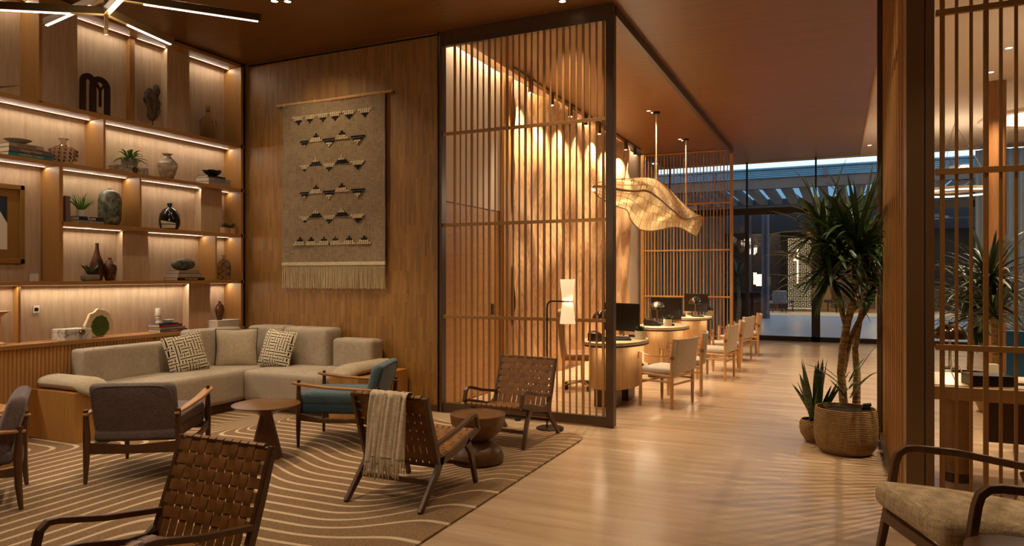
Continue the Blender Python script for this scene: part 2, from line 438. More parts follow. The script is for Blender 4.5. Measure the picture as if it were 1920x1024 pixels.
slat_screen('slatted_screen', 'oak slat screen seen edge-on behind the potted tree', (.385, 4.86), (.385, 7.2), .012, ZC, [1.09, 2.1, 3.07], .07, first=.05, endpost=(0, .06))
slat_screen('slatted_screen', 'oak slat screen right of the bronze column behind the tweed chair', (.52, 4.72), (3.0, 4.72), .0, ZC, [1.09, 2.1, 3.02], .05, first=.034, thick_phase=0, endpost=(0, .06), basemat='slatx')
t = thing('column', 'square dark bronze clad column where two slat screens meet', 'column', (.37, 4.69, 0))
for x0, x1, nm in ((0, .093, 'cladding'), (.098, .143, 'cladding')):
    b = MB(); b.box(x0, x1, .004, .145, 0, 3.46); b.build(nm, 'bronze2', t, bevel=.002)
    b = MB(); b.box(x0, x1, .004, .145, 3.465, ZC); b.build(nm, 'bronze2', t, bevel=.002)
b = MB(); b.box(.006, .137, .014, .14, 0, ZC); b.build('core', 'black', t)
# ------------------------------------------------------------------ built-in display shelving
YE = 6.60; YL = 1.2
U = thing('display_shelving', 'tall built-in oak shelving lit by hidden strips along the left wall', 'shelving', (XS, 4, 0))
UO = Vector((XS, 4, 0))
def ub(boxes, name, mat, bevel=0):
    b = MB(); b.T = Matrix.Translation(-UO)
    for q in boxes: b.box(*q)
    return b.build(name, mat, U, bevel=bevel, smooth=bool(bevel))
Z = {'A': (3.145, 4.142), 'B': (2.6, 3.122), 'C': (2.034, 2.57), 'D': (1.452, 1.993), 'E': (.866, 1.412)}
ZS = {'AB': (3.122, 3.165), 'BC': (2.57, 2.608), 'CD': (1.993, 2.034), 'DE': (1.412, 1.452)}
yb = lambda p: onX(p, 500, XB)[1]
yf = lambda p: onX(p, 500, XS)[1]
ub([(XB-.05, XB, YL, YE+.1, .85, 4.15)], 'back_panel', 'maple')
ub([(XB, XS, YL, YE+.05, 3.122, 3.165)], 'shelf', 'oak', .002)
ub([(XB, XS, YL, YE+.05, 2.57, 2.608)], 'shelf', 'oak', .002)
ub([(XB, XS, yf(116), YE+.05, 1.993, 2.034)], 'shelf', 'oak', .002)
ub([(XB, XS, YL, YE+.05, 1.412, 1.452)], 'shelf', 'oak', .002)
ub([(XB, XS+.012, YL, YE+.05, .826, .866)], 'counter', 'oak', .003)
ub([(XB, XS, YL, YE+.05, 4.142, ZC-.02)], 'fascia', 'oak')
ub([(XB, XS, YE, YE+.035, 0, ZC-.02)], 'end_panel', 'oakv')
ub([(XS-.1, XS-.03, YE+.035, YW, 0, ZC)], 'shadow_gap', 'black')
XK = XB+.10
yk_ = lambda p: onX(p, 500, XK)[1]
def block(row, b_, f_, mat='maple'): ub([(XB, XK, yb(b_), yk_(f_), Z[row][0], Z[row][1])], 'block_panel', mat)
block('A', 56, 145); block('A', 302, 355)
block('C', 366, 416); block('D', 218, 278); block('E', 343, 394)
def divd(y0, y1, z0, z1, xf=XS): ub([(XB, xf, y0, y1, z0, z1)], 'divider', 'oakv', .002)
divd(yb(44)-.03, yb(44), *Z['A'])
divd(onX(243, 500, -7.07)[1], onX(253, 500, -7.07)[1], *Z['A'], xf=-7.07)
divd(yf(194), yf(198.3), *Z['B'])
divd(yf(111), yf(118.5), 1.452, 2.57)
divd(yf(262), yf(265.6), *Z['C'])
divd(yf(404), yf(407), *Z['D'])
divd(onX(34, 500, -7.05)[1], onX(39, 500, -7.05)[1], *Z['E'], xf=-7.05)
# led strips in the underside of every shelf
led_spans = [('A', 4.142, [(YL, yb(44)-.03), (yk_(145), onX(238, 500, -7.1)[1]), (onX(253, 500, -7.07)[1], yb(302)), (yk_(355), YE)]),
             ('B', 3.122, [(YL, yf(194)), (yf(198.3), YE)]),
             ('C', 2.57, [(YL, yf(111)), (yf(118.5), yf(262)), (yf(265.6), yb(366)), (yk_(416), YE)]),
             ('D', 1.993, [(yf(118.5), yb(218)), (yk_(278), yf(404)), (yf(407), YE)]),
             ('E', 1.412, [(YL, onX(34, 500, -7.05)[1]), (onX(39, 500, -7.05)[1], yb(343)), (yk_(394), YE)])]
XL = -7.045
LEDPOW = {'A': 1.9, 'B': 1.9, 'C': 1.6, 'D': 1.6, 'E': 2.6}
for row, z, spans in led_spans:
    for a, c in spans:
        a += .01; c -= .01
        ub([(XL-.004, XL+.004, a, c, z-.003, z)], 'led_strip', 'led')
        area('shelf_led_light', (XL, (a+c)/2, z-.006), (0, math.radians(-18), 0), .006, c-a, LEDPOW[row]*(c-a), (1, .87, .70))
# fluted base
b = MB(); b.T = Matrix.Translation(-UO); b.box(XB, XS-.03, YL, YE+.05, 0, .826)
b.build('base_cabinet', 'flute', U, smooth=False)
b = MB(); b.T = Matrix.Translation(-UO)
y = YL
prof = [(.5*math.cos(a)*.029, .5*math.sin(a)*.029) for a in [PI*i/6 for i in range(7)]]
while y < YE:
    b.prism([(XS-.03+p[1]*1.4, y+.018+p[0]) for p in prof], .07, .826, 'z'); y += .0365
b.build('fluted_front', 'flute', U)
ub([(XS-.06, XS-.034, YL, YE, 0, .07)], 'plinth', 'walnut')

# ------------------------------------------------------------------ objects on the shelves
def put(px, z, x=None, dx=.14):
    """point on a shelf at picture column px, on the row whose top is z"""
    X = XS-dx if x is None else x
    return onX(px, 500, X)[1]
def sl(name, label, cat, px, z, dx=.14, rz=0, group=None):
    return thing(name, label, cat, (XS-dx, put(px, z, dx=dx), z), rz, group)
def one(name, mb, mat, label, cat, loc=(0, 0, 0), rz=0, group=None, **kw):
    o = mb.build(name, mat, None, **kw); o.location = loc; o.rotation_euler = (0, 0, math.radians(rz)); return tag(o, label, cat, group)
RB = {'A': 3.165, 'B': 2.608, 'C': 2.034, 'D': 1.452, 'E': .866}
def book(label, loc, w, d, h, cover, rz=0, pages='cream', title=None, tmat='cream', tsize=None, group=None, stand=False):
    """lying book: spine faces local +X, length d along Y; w deep, h thick"""
    t = thing('book', label, 'book', loc, rz, group)
    c = MB(); c.box(-w/2, w/2, -d/2, d/2, 0, .003); c.box(-w/2, w/2, -d/2, d/2, h-.003, h); c.box(w/2-.003, w/2, -d/2, d/2, 0, h)
    c.build('cover', cover, t)
    p = MB(); p.box(-w/2+.004, w/2-.003, -d/2+.004, d/2-.004, .003, h-.003); p.build('pages', pages, t)
    if title:
        text(title, tsize or h*.6, tmat, t, (w/2+.001, 0, h/2), (PI/2, 0, PI/2))
    if stand: t.rotation_euler = (PI/2, 0, t.rotation_euler.z)
    return t
M['bk_tan'] = plain('tan_book_cloth', 'a28667', .8)
M['bk_brown'] = plain('brown_book_cloth', '6a514b', .7)
M['bk_teal'] = plain('teal_book_cloth', '1f6f73', .7)
M['bk_grey'] = plain('grey_book_cloth', '8d8070', .8)
M['bk_black'] = plain('black_book_cloth', '131216', .6)
M['bk_red'] = plain('red_book_cloth', '7d2320', .7)
M['bk_blue'] = plain('blue_book_cloth', '273457', .7)
M['bk_white'] = plain('white_book_cloth', 'd6cab8', .7)
M['dull_gold'] = plain('dull_gold_ink', 'c0a075', .6)
M['dark_ink'] = plain('dark_ink', '33241c', .7)
# row B left: three stacked books, shallow bowl, glass vase with amber prunts
y = (put(0, 0)+put(86, 0))/2; yB = put(44, 0, dx=.12)
yc = put(52, 0, dx=.11)
book('teal coffee-table book at the bottom of the upper left book stack', (XS-.13, yc-.02, RB['B']), .22, .40, .038, 'bk_teal', title='GARDEN COAST', tmat='dull_gold', tsize=.03)
book('dark brown book titled Happy Times in the upper left stack', (XS-.13, yc-.02, RB['B']+.038), .22, .39, .048, 'bk_brown', title='Happy Times', tmat='dull_gold', tsize=.036)
book('tan book titled Van Gogh on top of the upper left stack', (XS-.14, yc-.05, RB['B']+.086), .2, .31, .04, 'bk_tan', title='VAN GOGH', tmat='dark_ink', tsize=.033)
b = MB(); b.lathe([(.035, 0), (.045, .012), (.105, .04), (.112, .046), (.105, .046), (.04, .018), (.001, .015)], n=32, cap1=False)
one('bowl', b, 'concrete', 'shallow pale grey footed bowl on top of the Van Gogh book', 'bowl', (XS-.14, yc-.07, RB['B']+.126))
s = Nodes('thin_glass'); s.b.inputs['Transmission Weight'].default_value = 1; s.b.inputs['IOR'].default_value = 1.25; s.b.inputs['Base Color'].default_value = (.93, .86, .76, 1)
M['thinglass'] = s.done(.03)
M['amber'] = plain('amber_glass_drop', '5a230c', .15)
yv = put(119, 0, dx=.13)
t = thing('glass_vase', 'clear glass vase with rows of amber drops on the upper left shelf', 'vase', (XS-.13, yv, RB['B']))
b = MB(); b.lathe([(.06, 0), (.075, .01), (.11, .06), (.118, .10), (.11, .15), (.075, .178), (.03, .19), (.024, .21), (.026, .24), (.045, .255), (.043, .255), (.024, .245), (.02, .21), (.07, .172), (.104, .15), (.112, .1), (.1, .05), (.05, .008)], n=36, cap1=False); b.build('vase_body', 'thinglass', t, angle=80)
b = MB()
for i in range(15):
    for z, r in ((.055, .110), (.095, .120), (.135, .119)):
        a = 2*PI*i/15; b.rbox(.005, .008, .014, .004, (0, 0, 0), 1, 1) if False else b.lathe([(.001, -.013), (.008, -.008), (.009, .002), (.004, .012), (.001, .015)], (r*math.cos(a), r*math.sin(a), z), 6)
b.build('amber_drops', 'amber', t)
# row B right: plant on box, clay vase, books with black bowl
def strap_leaf(mb, base, dirv, length, width, bend, n=6, twist=0, fold=.25, tip=.0):
    """one leaf blade: quadratic arc from base along dirv, drooping by bend"""
    d = Vector(dirv).normalized(); side = d.cross(Vector((0, 0, 1)))
    if side.length < .05: side = Vector((math.cos(twist), math.sin(twist), 0))
    side.normalize(); vs = []; fs = []; p = Vector(base)
    for i in range(n+1):
        u = i/n; w = width*(math.sin(PI*min(1, .12+u*.88))**.75)*(1 if u < .97 else .05)+tip
        q = d.copy(); q.z -= bend*u*u*2.2; q.normalize()
        if i: p = p+q*(length/n)
        nrm = side.cross(q)
        vs += [p-side*w/2+nrm*w*fold, p, p+side*w/2+nrm*w*fold]
        if i:
            k = 3*i; fs += [(k-3, k-2, k+1, k), (k-2, k-1, k+2, k+1)]
    mb.add(vs, fs)
yp = put(243, 0, dx=.14)
s = Nodes('patterned_marble'); v = s.noise(s.co((1, 1, 1)), 14, 5, .6, 1.5)
s.l(s.ramp(v, [(.4, 'b3a793'), (.52, '8e8474'), (.56, '5c5247'), (.6, 'a89c8a')]), s.b.inputs['Base Color']); M['marble'] = s.done(.3)
t = thing('decorative_box', 'grey marbled box with round brass inlay under the leafy plant', 'box', (XS-.15, yp-.0, RB['B']))
b = MB(); b.box(-.1, .1, -.17, .17, 0, .055); b.build('box_base', 'marble', t, bevel=.003)
b = MB(); b.box(-.1, .1, -.17, .17, .057, .082); b.build('lid', 'marble', t, bevel=.003)
b = MB(); b.T = Matrix.Translation((.1, 0, .045)) @ Matrix.Rotation(PI/2, 4, 'Y'); b.lathe([(.034, 0), (.034, .004), (.022, .006), (.01, .01)], n=20); b.build('inlay', 'brass', t)
def pot_plant(name, label, loc, pot, foliage, cat='plant', potmat='concrete', group=None, soil=None, leafmat='leaf'):
    t = thing(name, label, cat, loc, 0, group)
    b = MB(); pot(b); b.build('pot', potmat, t, bevel=.002)
    if soil: b = MB(); soil(b); b.build('soil', 'soil', t)
    b = MB(); foliage(b); b.build('foliage', leafmat, t)
    return t
def fol_rosette(n, length, width, up=(.3, 1.2), bend=.3, z0=0, rad=.02, seed=1, spread=1.0):
    def f(b):
        R = random.Random(seed)
        for i in range(n):
            a = R.uniform(0, 2*PI); e = R.uniform(*up)
            strap_leaf(b, (rad*R.random()*math.cos(a), rad*R.random()*math.sin(a), z0), (math.cos(a)*math.cos(e), math.sin(a)*math.cos(e), math.sin(e)), length*R.uniform(.6, 1.1), width*R.uniform(.7, 1.1), bend*R.uniform(.5, 1.3), n=5)
    return f
pot_plant('potted_plant', 'leafy green plant in a square grey pot on the marbled box', (XS-.14, yp, RB['B']+.083),
          lambda b: b.box(-.055, .055, -.058, .058, 0, .085), fol_rosette(34, .17, .035, (-.05, 1.1), .5, .08, .03, 3), soil=lambda b: b.box(-.048, .048, -.05, .05, .07, .082), leafmat='leafb')
s = Nodes('chalky_clay'); v = s.noise(s.co((1, 1, 2)), 9, 6, .65, .4); s.l(s.ramp(v, [(.35, '6d5c48'), (.5, '9c8a70'), (.62, 'cbbda4')]), s.b.inputs['Base Color']); s.bump(v, .5, .006); M['clay'] = s.done(.9)
b = MB(); b.lathe([(.055, 0), (.062, .01), (.088, .08), (.105, .15), (.108, .18), (.09, .215), (.05, .25), (.034, .272), (.04, .285), (.058, .297), (.05, .297), (.028, .27)], n=36, cap1=False, fn=lambda r, z, a: r*(1+.02*math.sin(3*a+z*30)))
one('clay_vase', b, 'clay', 'rough pale clay vase with flared neck on the second shelf from top', 'vase', (XS-.14, put(314, 0), RB['B']))
yk = put(400, 0, dx=.13)
book('grey book lying at the bottom of the stack under the black bowl', (XS-.13, yk, RB['B']), .22, .33, .045, 'bk_grey', title='DUTCH MASTERS'[:0] or None)
book('grey book with dark title second from bottom under the black bowl', (XS-.13, yk, RB['B']+.045), .22, .33, .045, 'bk_grey', title='VAN GOGH', tmat='dark_ink', tsize=.032)
book('thin dark book on top of the stack under the black bowl', (XS-.14, yk-.02, RB['B']+.09), .18, .27, .028, 'bk_black')
b = MB(); b.lathe([(.03, 0), (.05, .01), (.085, .04), (.1, .075), (.093, .072), (.05, .025), (.001, .018)], n=40, cap1=False, fn=lambda r, z, a: r*(1+(.22*math.sin(5*a)+.1*math.sin(9*a+1))*min(1, z/.06)))
one('black_bowl', b, 'rockblack', 'black wavy-rimmed bowl on the book stack near the corner', 'bowl', (XS-.14, yk-.0, RB['B']+.118))
# row A: arch sculpture, driftwood sculpture, glass bottle
M['darkwood'] = wood('dark_stained_wood', '1c0f0a', '3a1f12', 'z', .4)
t = thing('arch_sculpture', 'dark wooden double arch sculpture on the top shelf', 'sculpture', (XS-.12, put(180, 0, dx=.12), RB['A']), 0)
def arch(y0, w, h, th, d, x0=0, k=1):
    r = w/2; b = MB(); pts = [(x0, y0-r, 0)]+[(x0, y0-r*math.cos(PI*i/12), h-r+r*math.sin(PI*i/12)) for i in range(13)]+[(x0, y0+r, 0)]
    b.rect(pts, d, th, up=(1, 0, 0)); return b
a_ = arch(-.085, .11, .385, .022, .06); a_.build('left_arch', 'darkwood', t, bevel=.002)
a_ = arch(.05, .16, .385, .022, .06, -.01); a_.build('right_arch', 'darkwood', t, bevel=.002)
b = MB(); b.rect([(0, .045, .1), (0, .045, .27), (0, .0, .34)], .02, .02, up=(1, 0, 0)); b.rect([(0, .045, .27), (0, .09, .34)], .02, .02, up=(1, 0, 0)); b.build('inner_fork', 'darkwood', t)
b = MB(); b.box(-.04, .04, -.14, .13, 0, .022); b.build('base', 'darkwood', t)
t = thing('driftwood_sculpture', 'weathered driftwood figure on a small black stand on the top shelf', 'sculpture', (XS-.13, put(286, 0, dx=.13), RB['A']))
b = MB(); b.box(-.035, .035, -.06, .06, 0, .014); b.tube([(0, 0, .01), (0, 0, .07)], .004); b.build('stand', 'blackmetal', t)
s = Nodes('driftwood'); v = s.noise(s.co((3, 3, 1)), 9, 6, .7, .8); s.l(s.ramp(v, [(.38, '2e2015'), (.6, '6e5840')]), s.b.inputs['Base Color']); s.bump(v, 1, .01); M['drift'] = s.done(.9)
b = MB()
def drift(u, v):
    a = 2*PI*u; z = .06+.25*v; r = .02+.035*math.sin(PI*min(1, v*1.05))**.8*(1 if v < .8 else 1.3)
    r *= 1+.35*noise.noise(Vector((math.cos(a)*1.5, math.sin(a)*1.5, v*4)))
    return (r*math.cos(a)*.8, r*math.sin(a)*1.15+.02*math.sin(v*5)-.01, z)
b.grid(drift, 20, 18)
b.tube([(0, .02, .13), (0, .055, .17), (0, .06, .21), (0, .03, .26)], [.016, .018, .02, .018], 8); b.tube([(0, .03, .25), (0, .045, .30), (0, .035, .345), (0, .03, .36)], [.022, .03, .024, .004], 8); b.tube([(0, -.03, .28), (0, -.06, .25), (0, -.055, .21)], [.02, .02, .01], 8)
b.build('driftwood', 'drift', t, angle=80); t.scale = (1.25, 1.25, 1.4)
t = thing('glass_bottle', 'clear cut glass bottle with cork stopper on the top shelf by the corner', 'bottle', (XS-.14, put(390, 0), RB['A']))
b = MB(); b.lathe([(.078, 0), (.085, .006), (.088, .02), (.09, .17), (.085, .185), (.04, .215), (.025, .225), (.022, .27), (.028, .275), (.022, .275), (.018, .225), (.035, .21), (.08, .18), (.083, .02), (.07, .01)], n=40, cap1=False, fn=lambda r, z, a: r*(1+(.02 if .02 < z < .18 else 0)*math.cos(10*a+60*z)+(.02 if .02 < z < .18 else 0)*math.cos(10*a-60*z))); b.build('bottle_body', 'thinglass', t, angle=60)
b = MB(); b.lathe([(.018, .265), (.021, .29), (.03, .292), (.03, .315), (.02, .32)], n=16); b.build('stopper', 'boxwood', t); t.scale = (1.05, 1.05, 1.32)
# row C
yq = put(132, 0, dx=.10)
o_ = book('brown hardback book standing upright at the left of the middle shelf', (XS-.13, put(128, 0, dx=.13)-.01, RB['C']), .2, .255, .05, 'bk_brown', stand=False)
o_.rotation_euler = (PI/2, 0, 0); o_.location = (XS-.12, put(128, 0, dx=.02)+.02, RB['C']+.1275)
for c_ in list(o_.children): pass
o_.rotation_euler = (PI/2, 0, 0)
yy = put(160, 0, dx=.12)
book('pale grey book under the Style book beside the green vase', (XS-.12, yy, RB['C']), .2, .26, .03, 'bk_grey', title='INTERIORS'[:0] or None)
book('black book titled Style on the middle shelf', (XS-.12, yy, RB['C']+.03), .2, .26, .036, 'bk_black', title='Style', tmat='bk_white', tsize=.045)
pot_plant('potted_grass', 'tufted green grass plant in a white pot on the Style book', (XS-.13, put(152, 0, dx=.13), RB['C']+.066),
          lambda b: b.lathe([(.033, 0), (.036, .004), (.042, .062), (.038, .062), (.036, .05)], n=24), fol_rosette(70, .18, .010, (.8, 1.45), .3, .05, .02, 5), potmat='bk_white', leafmat='leafb').scale = (1.1, 1.1, 1.15)
s = Nodes('verdigris_glaze'); v = s.noise(s.co(), 13, 6, .7, 1.2); s.l(s.ramp(v, [(.4, '2b2c22'), (.5, '5d5f49'), (.6, '827f66')]), s.b.inputs['Base Color']); s.bump(v, .3, .004); M['verd'] = s.done(.4)
b = MB(); b.lathe([(.06, 0), (.085, .01), (.105, .04), (.112, .09), (.112, .21), (.1, .26), (.075, .29), (.03, .305), (.018, .307), (.02, .316), (.012, .316), (.01, .3)], n=40)
one('green_vase', b, 'verd', 'large mottled green pill-shaped vase on the middle shelf', 'vase', (XS-.14, put(206, 0), RB['C'])).scale = (1, 1, 1.24)
t = thing('black_vase', 'round black vase with a cream patch and short neck on the middle shelf', 'vase', (XS-.14, put(318, 0), RB['C']))
prof_ = [(.075, 0), (.098, .015), (.112, .05), (.114, .1), (.104, .15), (.07, .195), (.025, .215), (.02, .22), (.02, .228), (.026, .232), (.026, .256), (.02, .256), (.016, .22)]
b = MB(); b.lathe(prof_, n=44); b.build('vase_body', 'rockblack', t)
b = MB()
def patch(u, v):
    a = -PI/2+.0+1.5*u; z = .012+.075*v*(1-.35*u)
    r = (.098+.016*math.sin(PI/2*min(1, (z-.01)/.08)))+.002
    return (r*math.cos(a), r*math.sin(a), z)
b.grid(patch, 16, 8); b.build('cream_patch', 'cream', t)
b = MB()
for a in (-1.2, -.3, .4): b.tube([((r_+.001)*math.cos(a+.3*i), (r_+.001)*math.sin(a+.3*i), z_) for i, (r_, z_) in enumerate([(.026, .215), (.07, .195), (.104, .15), (.1145, .1)])], .0015, 4)
b.build('cream_lines', 'cream', t); t.scale = (1, 1, 1.2)
for i, px in enumerate((421, 433)):
    pot_plant('succulent', 'dark succulent in a cube wooden pot %s on the middle shelf end' % ('nearer the block' if i == 0 else 'nearer the corner'), (XS-.1, put(px, 0, dx=.1), RB['C']),
              lambda b: b.box(-.028, .028, -.028, .028, 0, .055), fol_rosette(26, .06, .014, (.1, 1.3), .1, .055, .015, 20+i), potmat='light_wood', leafmat='leaf').scale = (1.35, 1.35, 1.35)
# row D
s = Nodes('walnut_stripe'); v = s.noise(s.co((14, 14, .6)), 4, 3); s.l(s.ramp(v, [(.42, '1d0f09'), (.58, '6b3a1c')]), s.b.inputs['Base Color']); M['wstripe'] = s.done(.3)
b = MB(); b.lathe([(.05, 0), (.06, .01), (.085, .08), (.092, .12), (.08, .17), (.045, .24), (.026, .29), (.021, .33), (.022, .352), (.016, .352), (.014, .33)], n=36)
one('wooden_bottle_vase', b, 'wstripe', 'tall dark turned wood bottle vase on the lower shelf', 'vase', (XS-.17, put(182, 0, dx=.17), RB['D'])).scale = (.76, .76, 1.12)
b = MB(); b.lathe([(.045, 0), (.052, .008), (.07, .07), (.077, .12), (.07, .155), (.04, .19), (.022, .205), (.02, .225), (.015, .225)], n=36)
one('wooden_bud_vase', b, 'wstripe', 'shorter rounded turned wood vase right of the tall one', 'vase', (XS-.13, put(206, 0, dx=.13), RB['D'])).scale = (.88, .88, 1.08)
pot_plant('aloe_plant', 'spiky aloe in a low grey pot before the tall wooden vase', (XS-.08, put(169, 0, dx=.08), RB['D']),
          lambda b: b.rbox(.05, .078, .034, .02, (0, 0, .034), 2, 2), lambda b: [strap_leaf(b, (0, .02*math.sin(i), .06), (math.cos(a)*.7, math.sin(a)*.9, .9+.3*math.sin(i*2)), .13, .04, -.02, n=5, fold=.4) for i, a in enumerate([.2, 1.3, 2.2, 3.4, 4.4, 5.4, 1.8, 4.9])], soil=lambda b: b.box(-.04, .04, -.06, .06, .06, .069))
yt = put(345, 0, dx=.12)
book('black book titled The Travel Book at the bottom of the lower stack', (XS-.12, yt, RB['D']), .24, .38, .03, 'bk_black', title='THE TRAVEL BOOK', tmat='bk_white', tsize=.02)
book('tan book in the middle of the stack under the ammonite', (XS-.125, yt, RB['D']+.03), .22, .33, .05, 'bk_tan')
book('thin brown book on top of the stack under the ammonite', (XS-.13, yt+.0, RB['D']+.08), .2, .28, .035, 'bk_brown' if False else 'bk_grey')
s = Nodes('fossil_stone'); v = s.noise(s.co(), 18, 5); s.l(s.ramp(v, [(.35, '2a221a'), (.65, '6b5f4c')]), s.b.inputs['Base Color']); M['fossil'] = s.done(.6)
b = MB()
def amm(u, v):
    y = -.145+.29*u; a = 2*PI*v; e = max(0, 1-abs(2*u-1.12)**2.4/1.3)**.55
    rib = 1+.07*math.sin(u*58)*(1 if u < .75 else .3)
    groove = 1-.14*math.exp(-((a-1.1-1.1*u)/.22)**2)
    r = .066*e*rib*groove+.002
    return (r*.9*math.cos(a), y, .064+.012*u+r*math.sin(a))
b.grid(amm, 120, 28)
one('ammonite', b, 'fossil', 'ribbed dark ammonite fossil resting on three stacked books', 'fossil', (XS-.12, put(342, 0, dx=.12)-.0, RB['D']+.118), angle=80)
t = thing('netted_bottle', 'glass bottle wrapped in diamond netting in the small end cell', 'bottle', (XS-.12, put(420, 0, dx=.12), RB['D']))
bp = [(.062, 0), (.07, .01), (.073, .05), (.075, .13), (.07, .175), (.05, .2), (.022, .213), (.02, .24), (.024, .262), (.018, .262), (.015, .22)]
b = MB(); b.lathe(bp, n=32); b.build('bottle_body', 'thinglass', t)
b = MB()
def rad(z):
    for (r0, z0), (r1, z1) in zip(bp, bp[1:]):
        if z0 <= z <= z1: return r0+(r1-r0)*(z-z0)/max(1e-6, z1-z0)
    return .02
for i in range(9):
    for sg in (-1, 1):
        b.tube([((rad(z)+.003)*math.cos(2*PI*i/9+sg*z*11), (rad(z)+.003)*math.sin(2*PI*i/9+sg*z*11), z) for z in [.004+.2*k_/12 for k_ in range(13)]], .0022, 4, False)
b.build('netting', 'walnut', t); t.scale = (1, 1, 1.2)
# framed art at left
zf0, zf1 = 1.62, 2.37; ya1 = onX(45, 500, -7.1)[1]; ya0 = ya1-.62
M['gold_frame'] = plain('dull_gold_frame', '8a6126', .5, .1)
t = thing('framed_artwork', 'abstract print in a bronze frame hanging at the far left of the shelves', 'picture', (-7.12, (ya0+ya1)/2, zf0))
hw = (ya1-ya0)/2; hh = zf1-zf0
b = MB(); b.box(0, .035, -hw, hw, 0, .045); b.box(0, .035, -hw, hw, hh-.045, hh); b.box(0, .035, -hw, -hw+.04, 0, hh); b.box(0, .035, hw-.04, hw, 0, hh); b.build('frame', 'gold_frame', t, bevel=.003)
b = MB(); b.box(0, .015, -hw+.03, hw-.03, .03, hh-.03); b.build('mount', 'gold_frame', t)
b = MB(); b.box(.0, .019, -hw+.15, hw-.15, .13, hh-.12); b.build('print', plain('navy_print', '131c30', .6, var=.5, vs=30), t)
b = MB(); b.prism([(hw-.151, .131), (hw-.151, .38), (hw-.22, .5), (hw-.26, .6), (hw-.33, .58), (hw-.38, .131)], .0185, .021, 'x'); b.build('pale_shape', 'bk_white', t)
b = MB(); b.box(-.004, .004, -.04, .04, 0, .072)
one('blank_card', b, 'bk_white', 'small blank white card standing on the shelf below the framed print', 'card', (XS-.16, put(64, 0, dx=.16), RB['D']))
# row E counter objects
b = MB(); b.box(0, .012, -.03, .03, 0, .075)
t = thing('wall_thermostat', 'small white thermostat with dark screen on the maple back panel', 'thermostat', (XB, onX(67, 500, XB)[1], 1.135))
b.build('plate', 'bk_white', t, bevel=.003)
b = MB(); b.box(.0115, .0135, -.02, .018, .022, .056); b.build('screen', 'black', t)
M['whitemarble'] = (lambda s: (s.l(s.ramp(s.noise(s.co(), 10, 5, .6, 1.2), [(.42, 'e0d6c8'), (.56, 'cdc3b4'), (.62, '8f867b')]), s.b.inputs['Base Color']), s.done(.25))[1])(Nodes('white_marble'))
t = thing('marble_box', 'white veined marble box with a round brass knob on the counter', 'box', (XS-.14, put(134, 0), RB['E']), 0)
b = MB(); b.box(-.11, .11, -.135, .135, 0, .075); b.build('box_base', 'whitemarble', t, bevel=.002)
b = MB(); b.box(-.11, .11, -.135, .135, .078, .108); b.build('lid', 'whitemarble', t, bevel=.002)
b = MB(); b.lathe([(.001, -.03), (.022, -.022), (.03, 0), (.022, .022), (.001, .03)], (.122, .03, .075), 16); b.build('knob', 'brass', t)
t = thing('geode_sculpture', 'pale stone slice with a green core standing on the counter', 'sculpture', (XS-.14, put(187, 0, dx=.14), RB['E']), 0)
M['palestone'] = plain('honey_onyx', 'd8bd92', .45, var=.12, vs=10)
M['greenstone'] = plain('green_agate', '3d5218', .3, var=.45, vs=14)
out = [(-.10, 0), (-.14, .06), (-.155, .12), (-.12, .19), (-.105, .235), (-.06, .25), (-.03, .285), (.04, .27), (.085, .24), (.10, .2), (.125, .15), (.115, .09), (.06, .03), (.03, 0)]
inn = [(-.05, .012), (-.085, .05), (-.1, .1), (-.085, .15), (-.05, .19), (.0, .205), (.045, .18), (.075, .12), (.075, .07), (.03, .02), (.0, .01)]
b = MB(); b.prism([(p[0]*1.12, p[1]*1.05) for p in out], -.02, .02, 'x'); b.build('stone', 'palestone', t, bevel=.010, seg=3)
b = MB(); b.prism([(p[0]*1.15+.005, p[1]*1.12) for p in inn], .0, .0235, 'x'); b.build('green_core', 'greenstone', t, bevel=.003)
ys = put(312, 0, dx=.13)
book('cream book with brown patterned spine at the bottom of the counter stack', (XS-.13, ys+.02, RB['E']), .2, .36, .032, 'bk_brown', title='GARDENS', tmat='dull_gold', tsize=.02)
book('white book with dark spine second from the bottom of the counter stack', (XS-.13, ys+.01, RB['E']+.032), .2, .33, .028, 'bk_grey')
book('red and white book third up in the counter stack', (XS-.13, ys-.02, RB['E']+.06), .2, .3, .028, 'bk_red', title=None)
book('thin blue book on top of the counter stack', (XS-.14, ys-.03, RB['E']+.088), .18, .26, .014, 'bk_blue')
t = thing('candle', 'ivory pillar candle in a turned ivory holder on the counter books', 'candle', (XS-.14, put(297, 0, dx=.14), RB['E']+.102))
b = MB(); b.lathe([(.032, 0), (.034, .01), (.022, .03), (.034, .06), (.022, .075), (.042, .085), (.042, .095)], n=24); b.build('holder', 'cream', t)
b = MB(); b.lathe([(.033, .095), (.033, .16), (.028, .168)], n=24); b.build('wax', 'bk_white', t)
b = MB(); b.lathe([(.025, 0), (.05, .02), (.062, .035), (.056, .036), (.03, .015), (.001, .012)], n=24, cap1=False)
one('small_dish', b, 'bk_white', 'small white dish beside the candle on the books', 'bowl', (XS-.1, put(316, 0, dx=.1), RB['E']+.102))
b = MB(); b.box(-.1, .1, -.16, .16, 0, .09)
yx = put(420, 0, dx=.12)
t = thing('keepsake_box', 'pale cream box under the small wooden vase in the corner cell', 'box', (XS-.13, yx, RB['E']))
b = MB(); b.box(-.1, .1, -.18, .18, 0, .07); b.build('box_base', 'cream', t, bevel=.002); b = MB(); b.box(-.102, .102, -.182, .182, .07, .088); b.build('lid', 'cream', t, bevel=.002)
b = MB(); b.lathe([(.028, 0), (.03, .006), (.045, .06), (.056, .11), (.045, .15), (.018, .178), (.014, .19), (.02, .2), (.015, .2)], n=32)
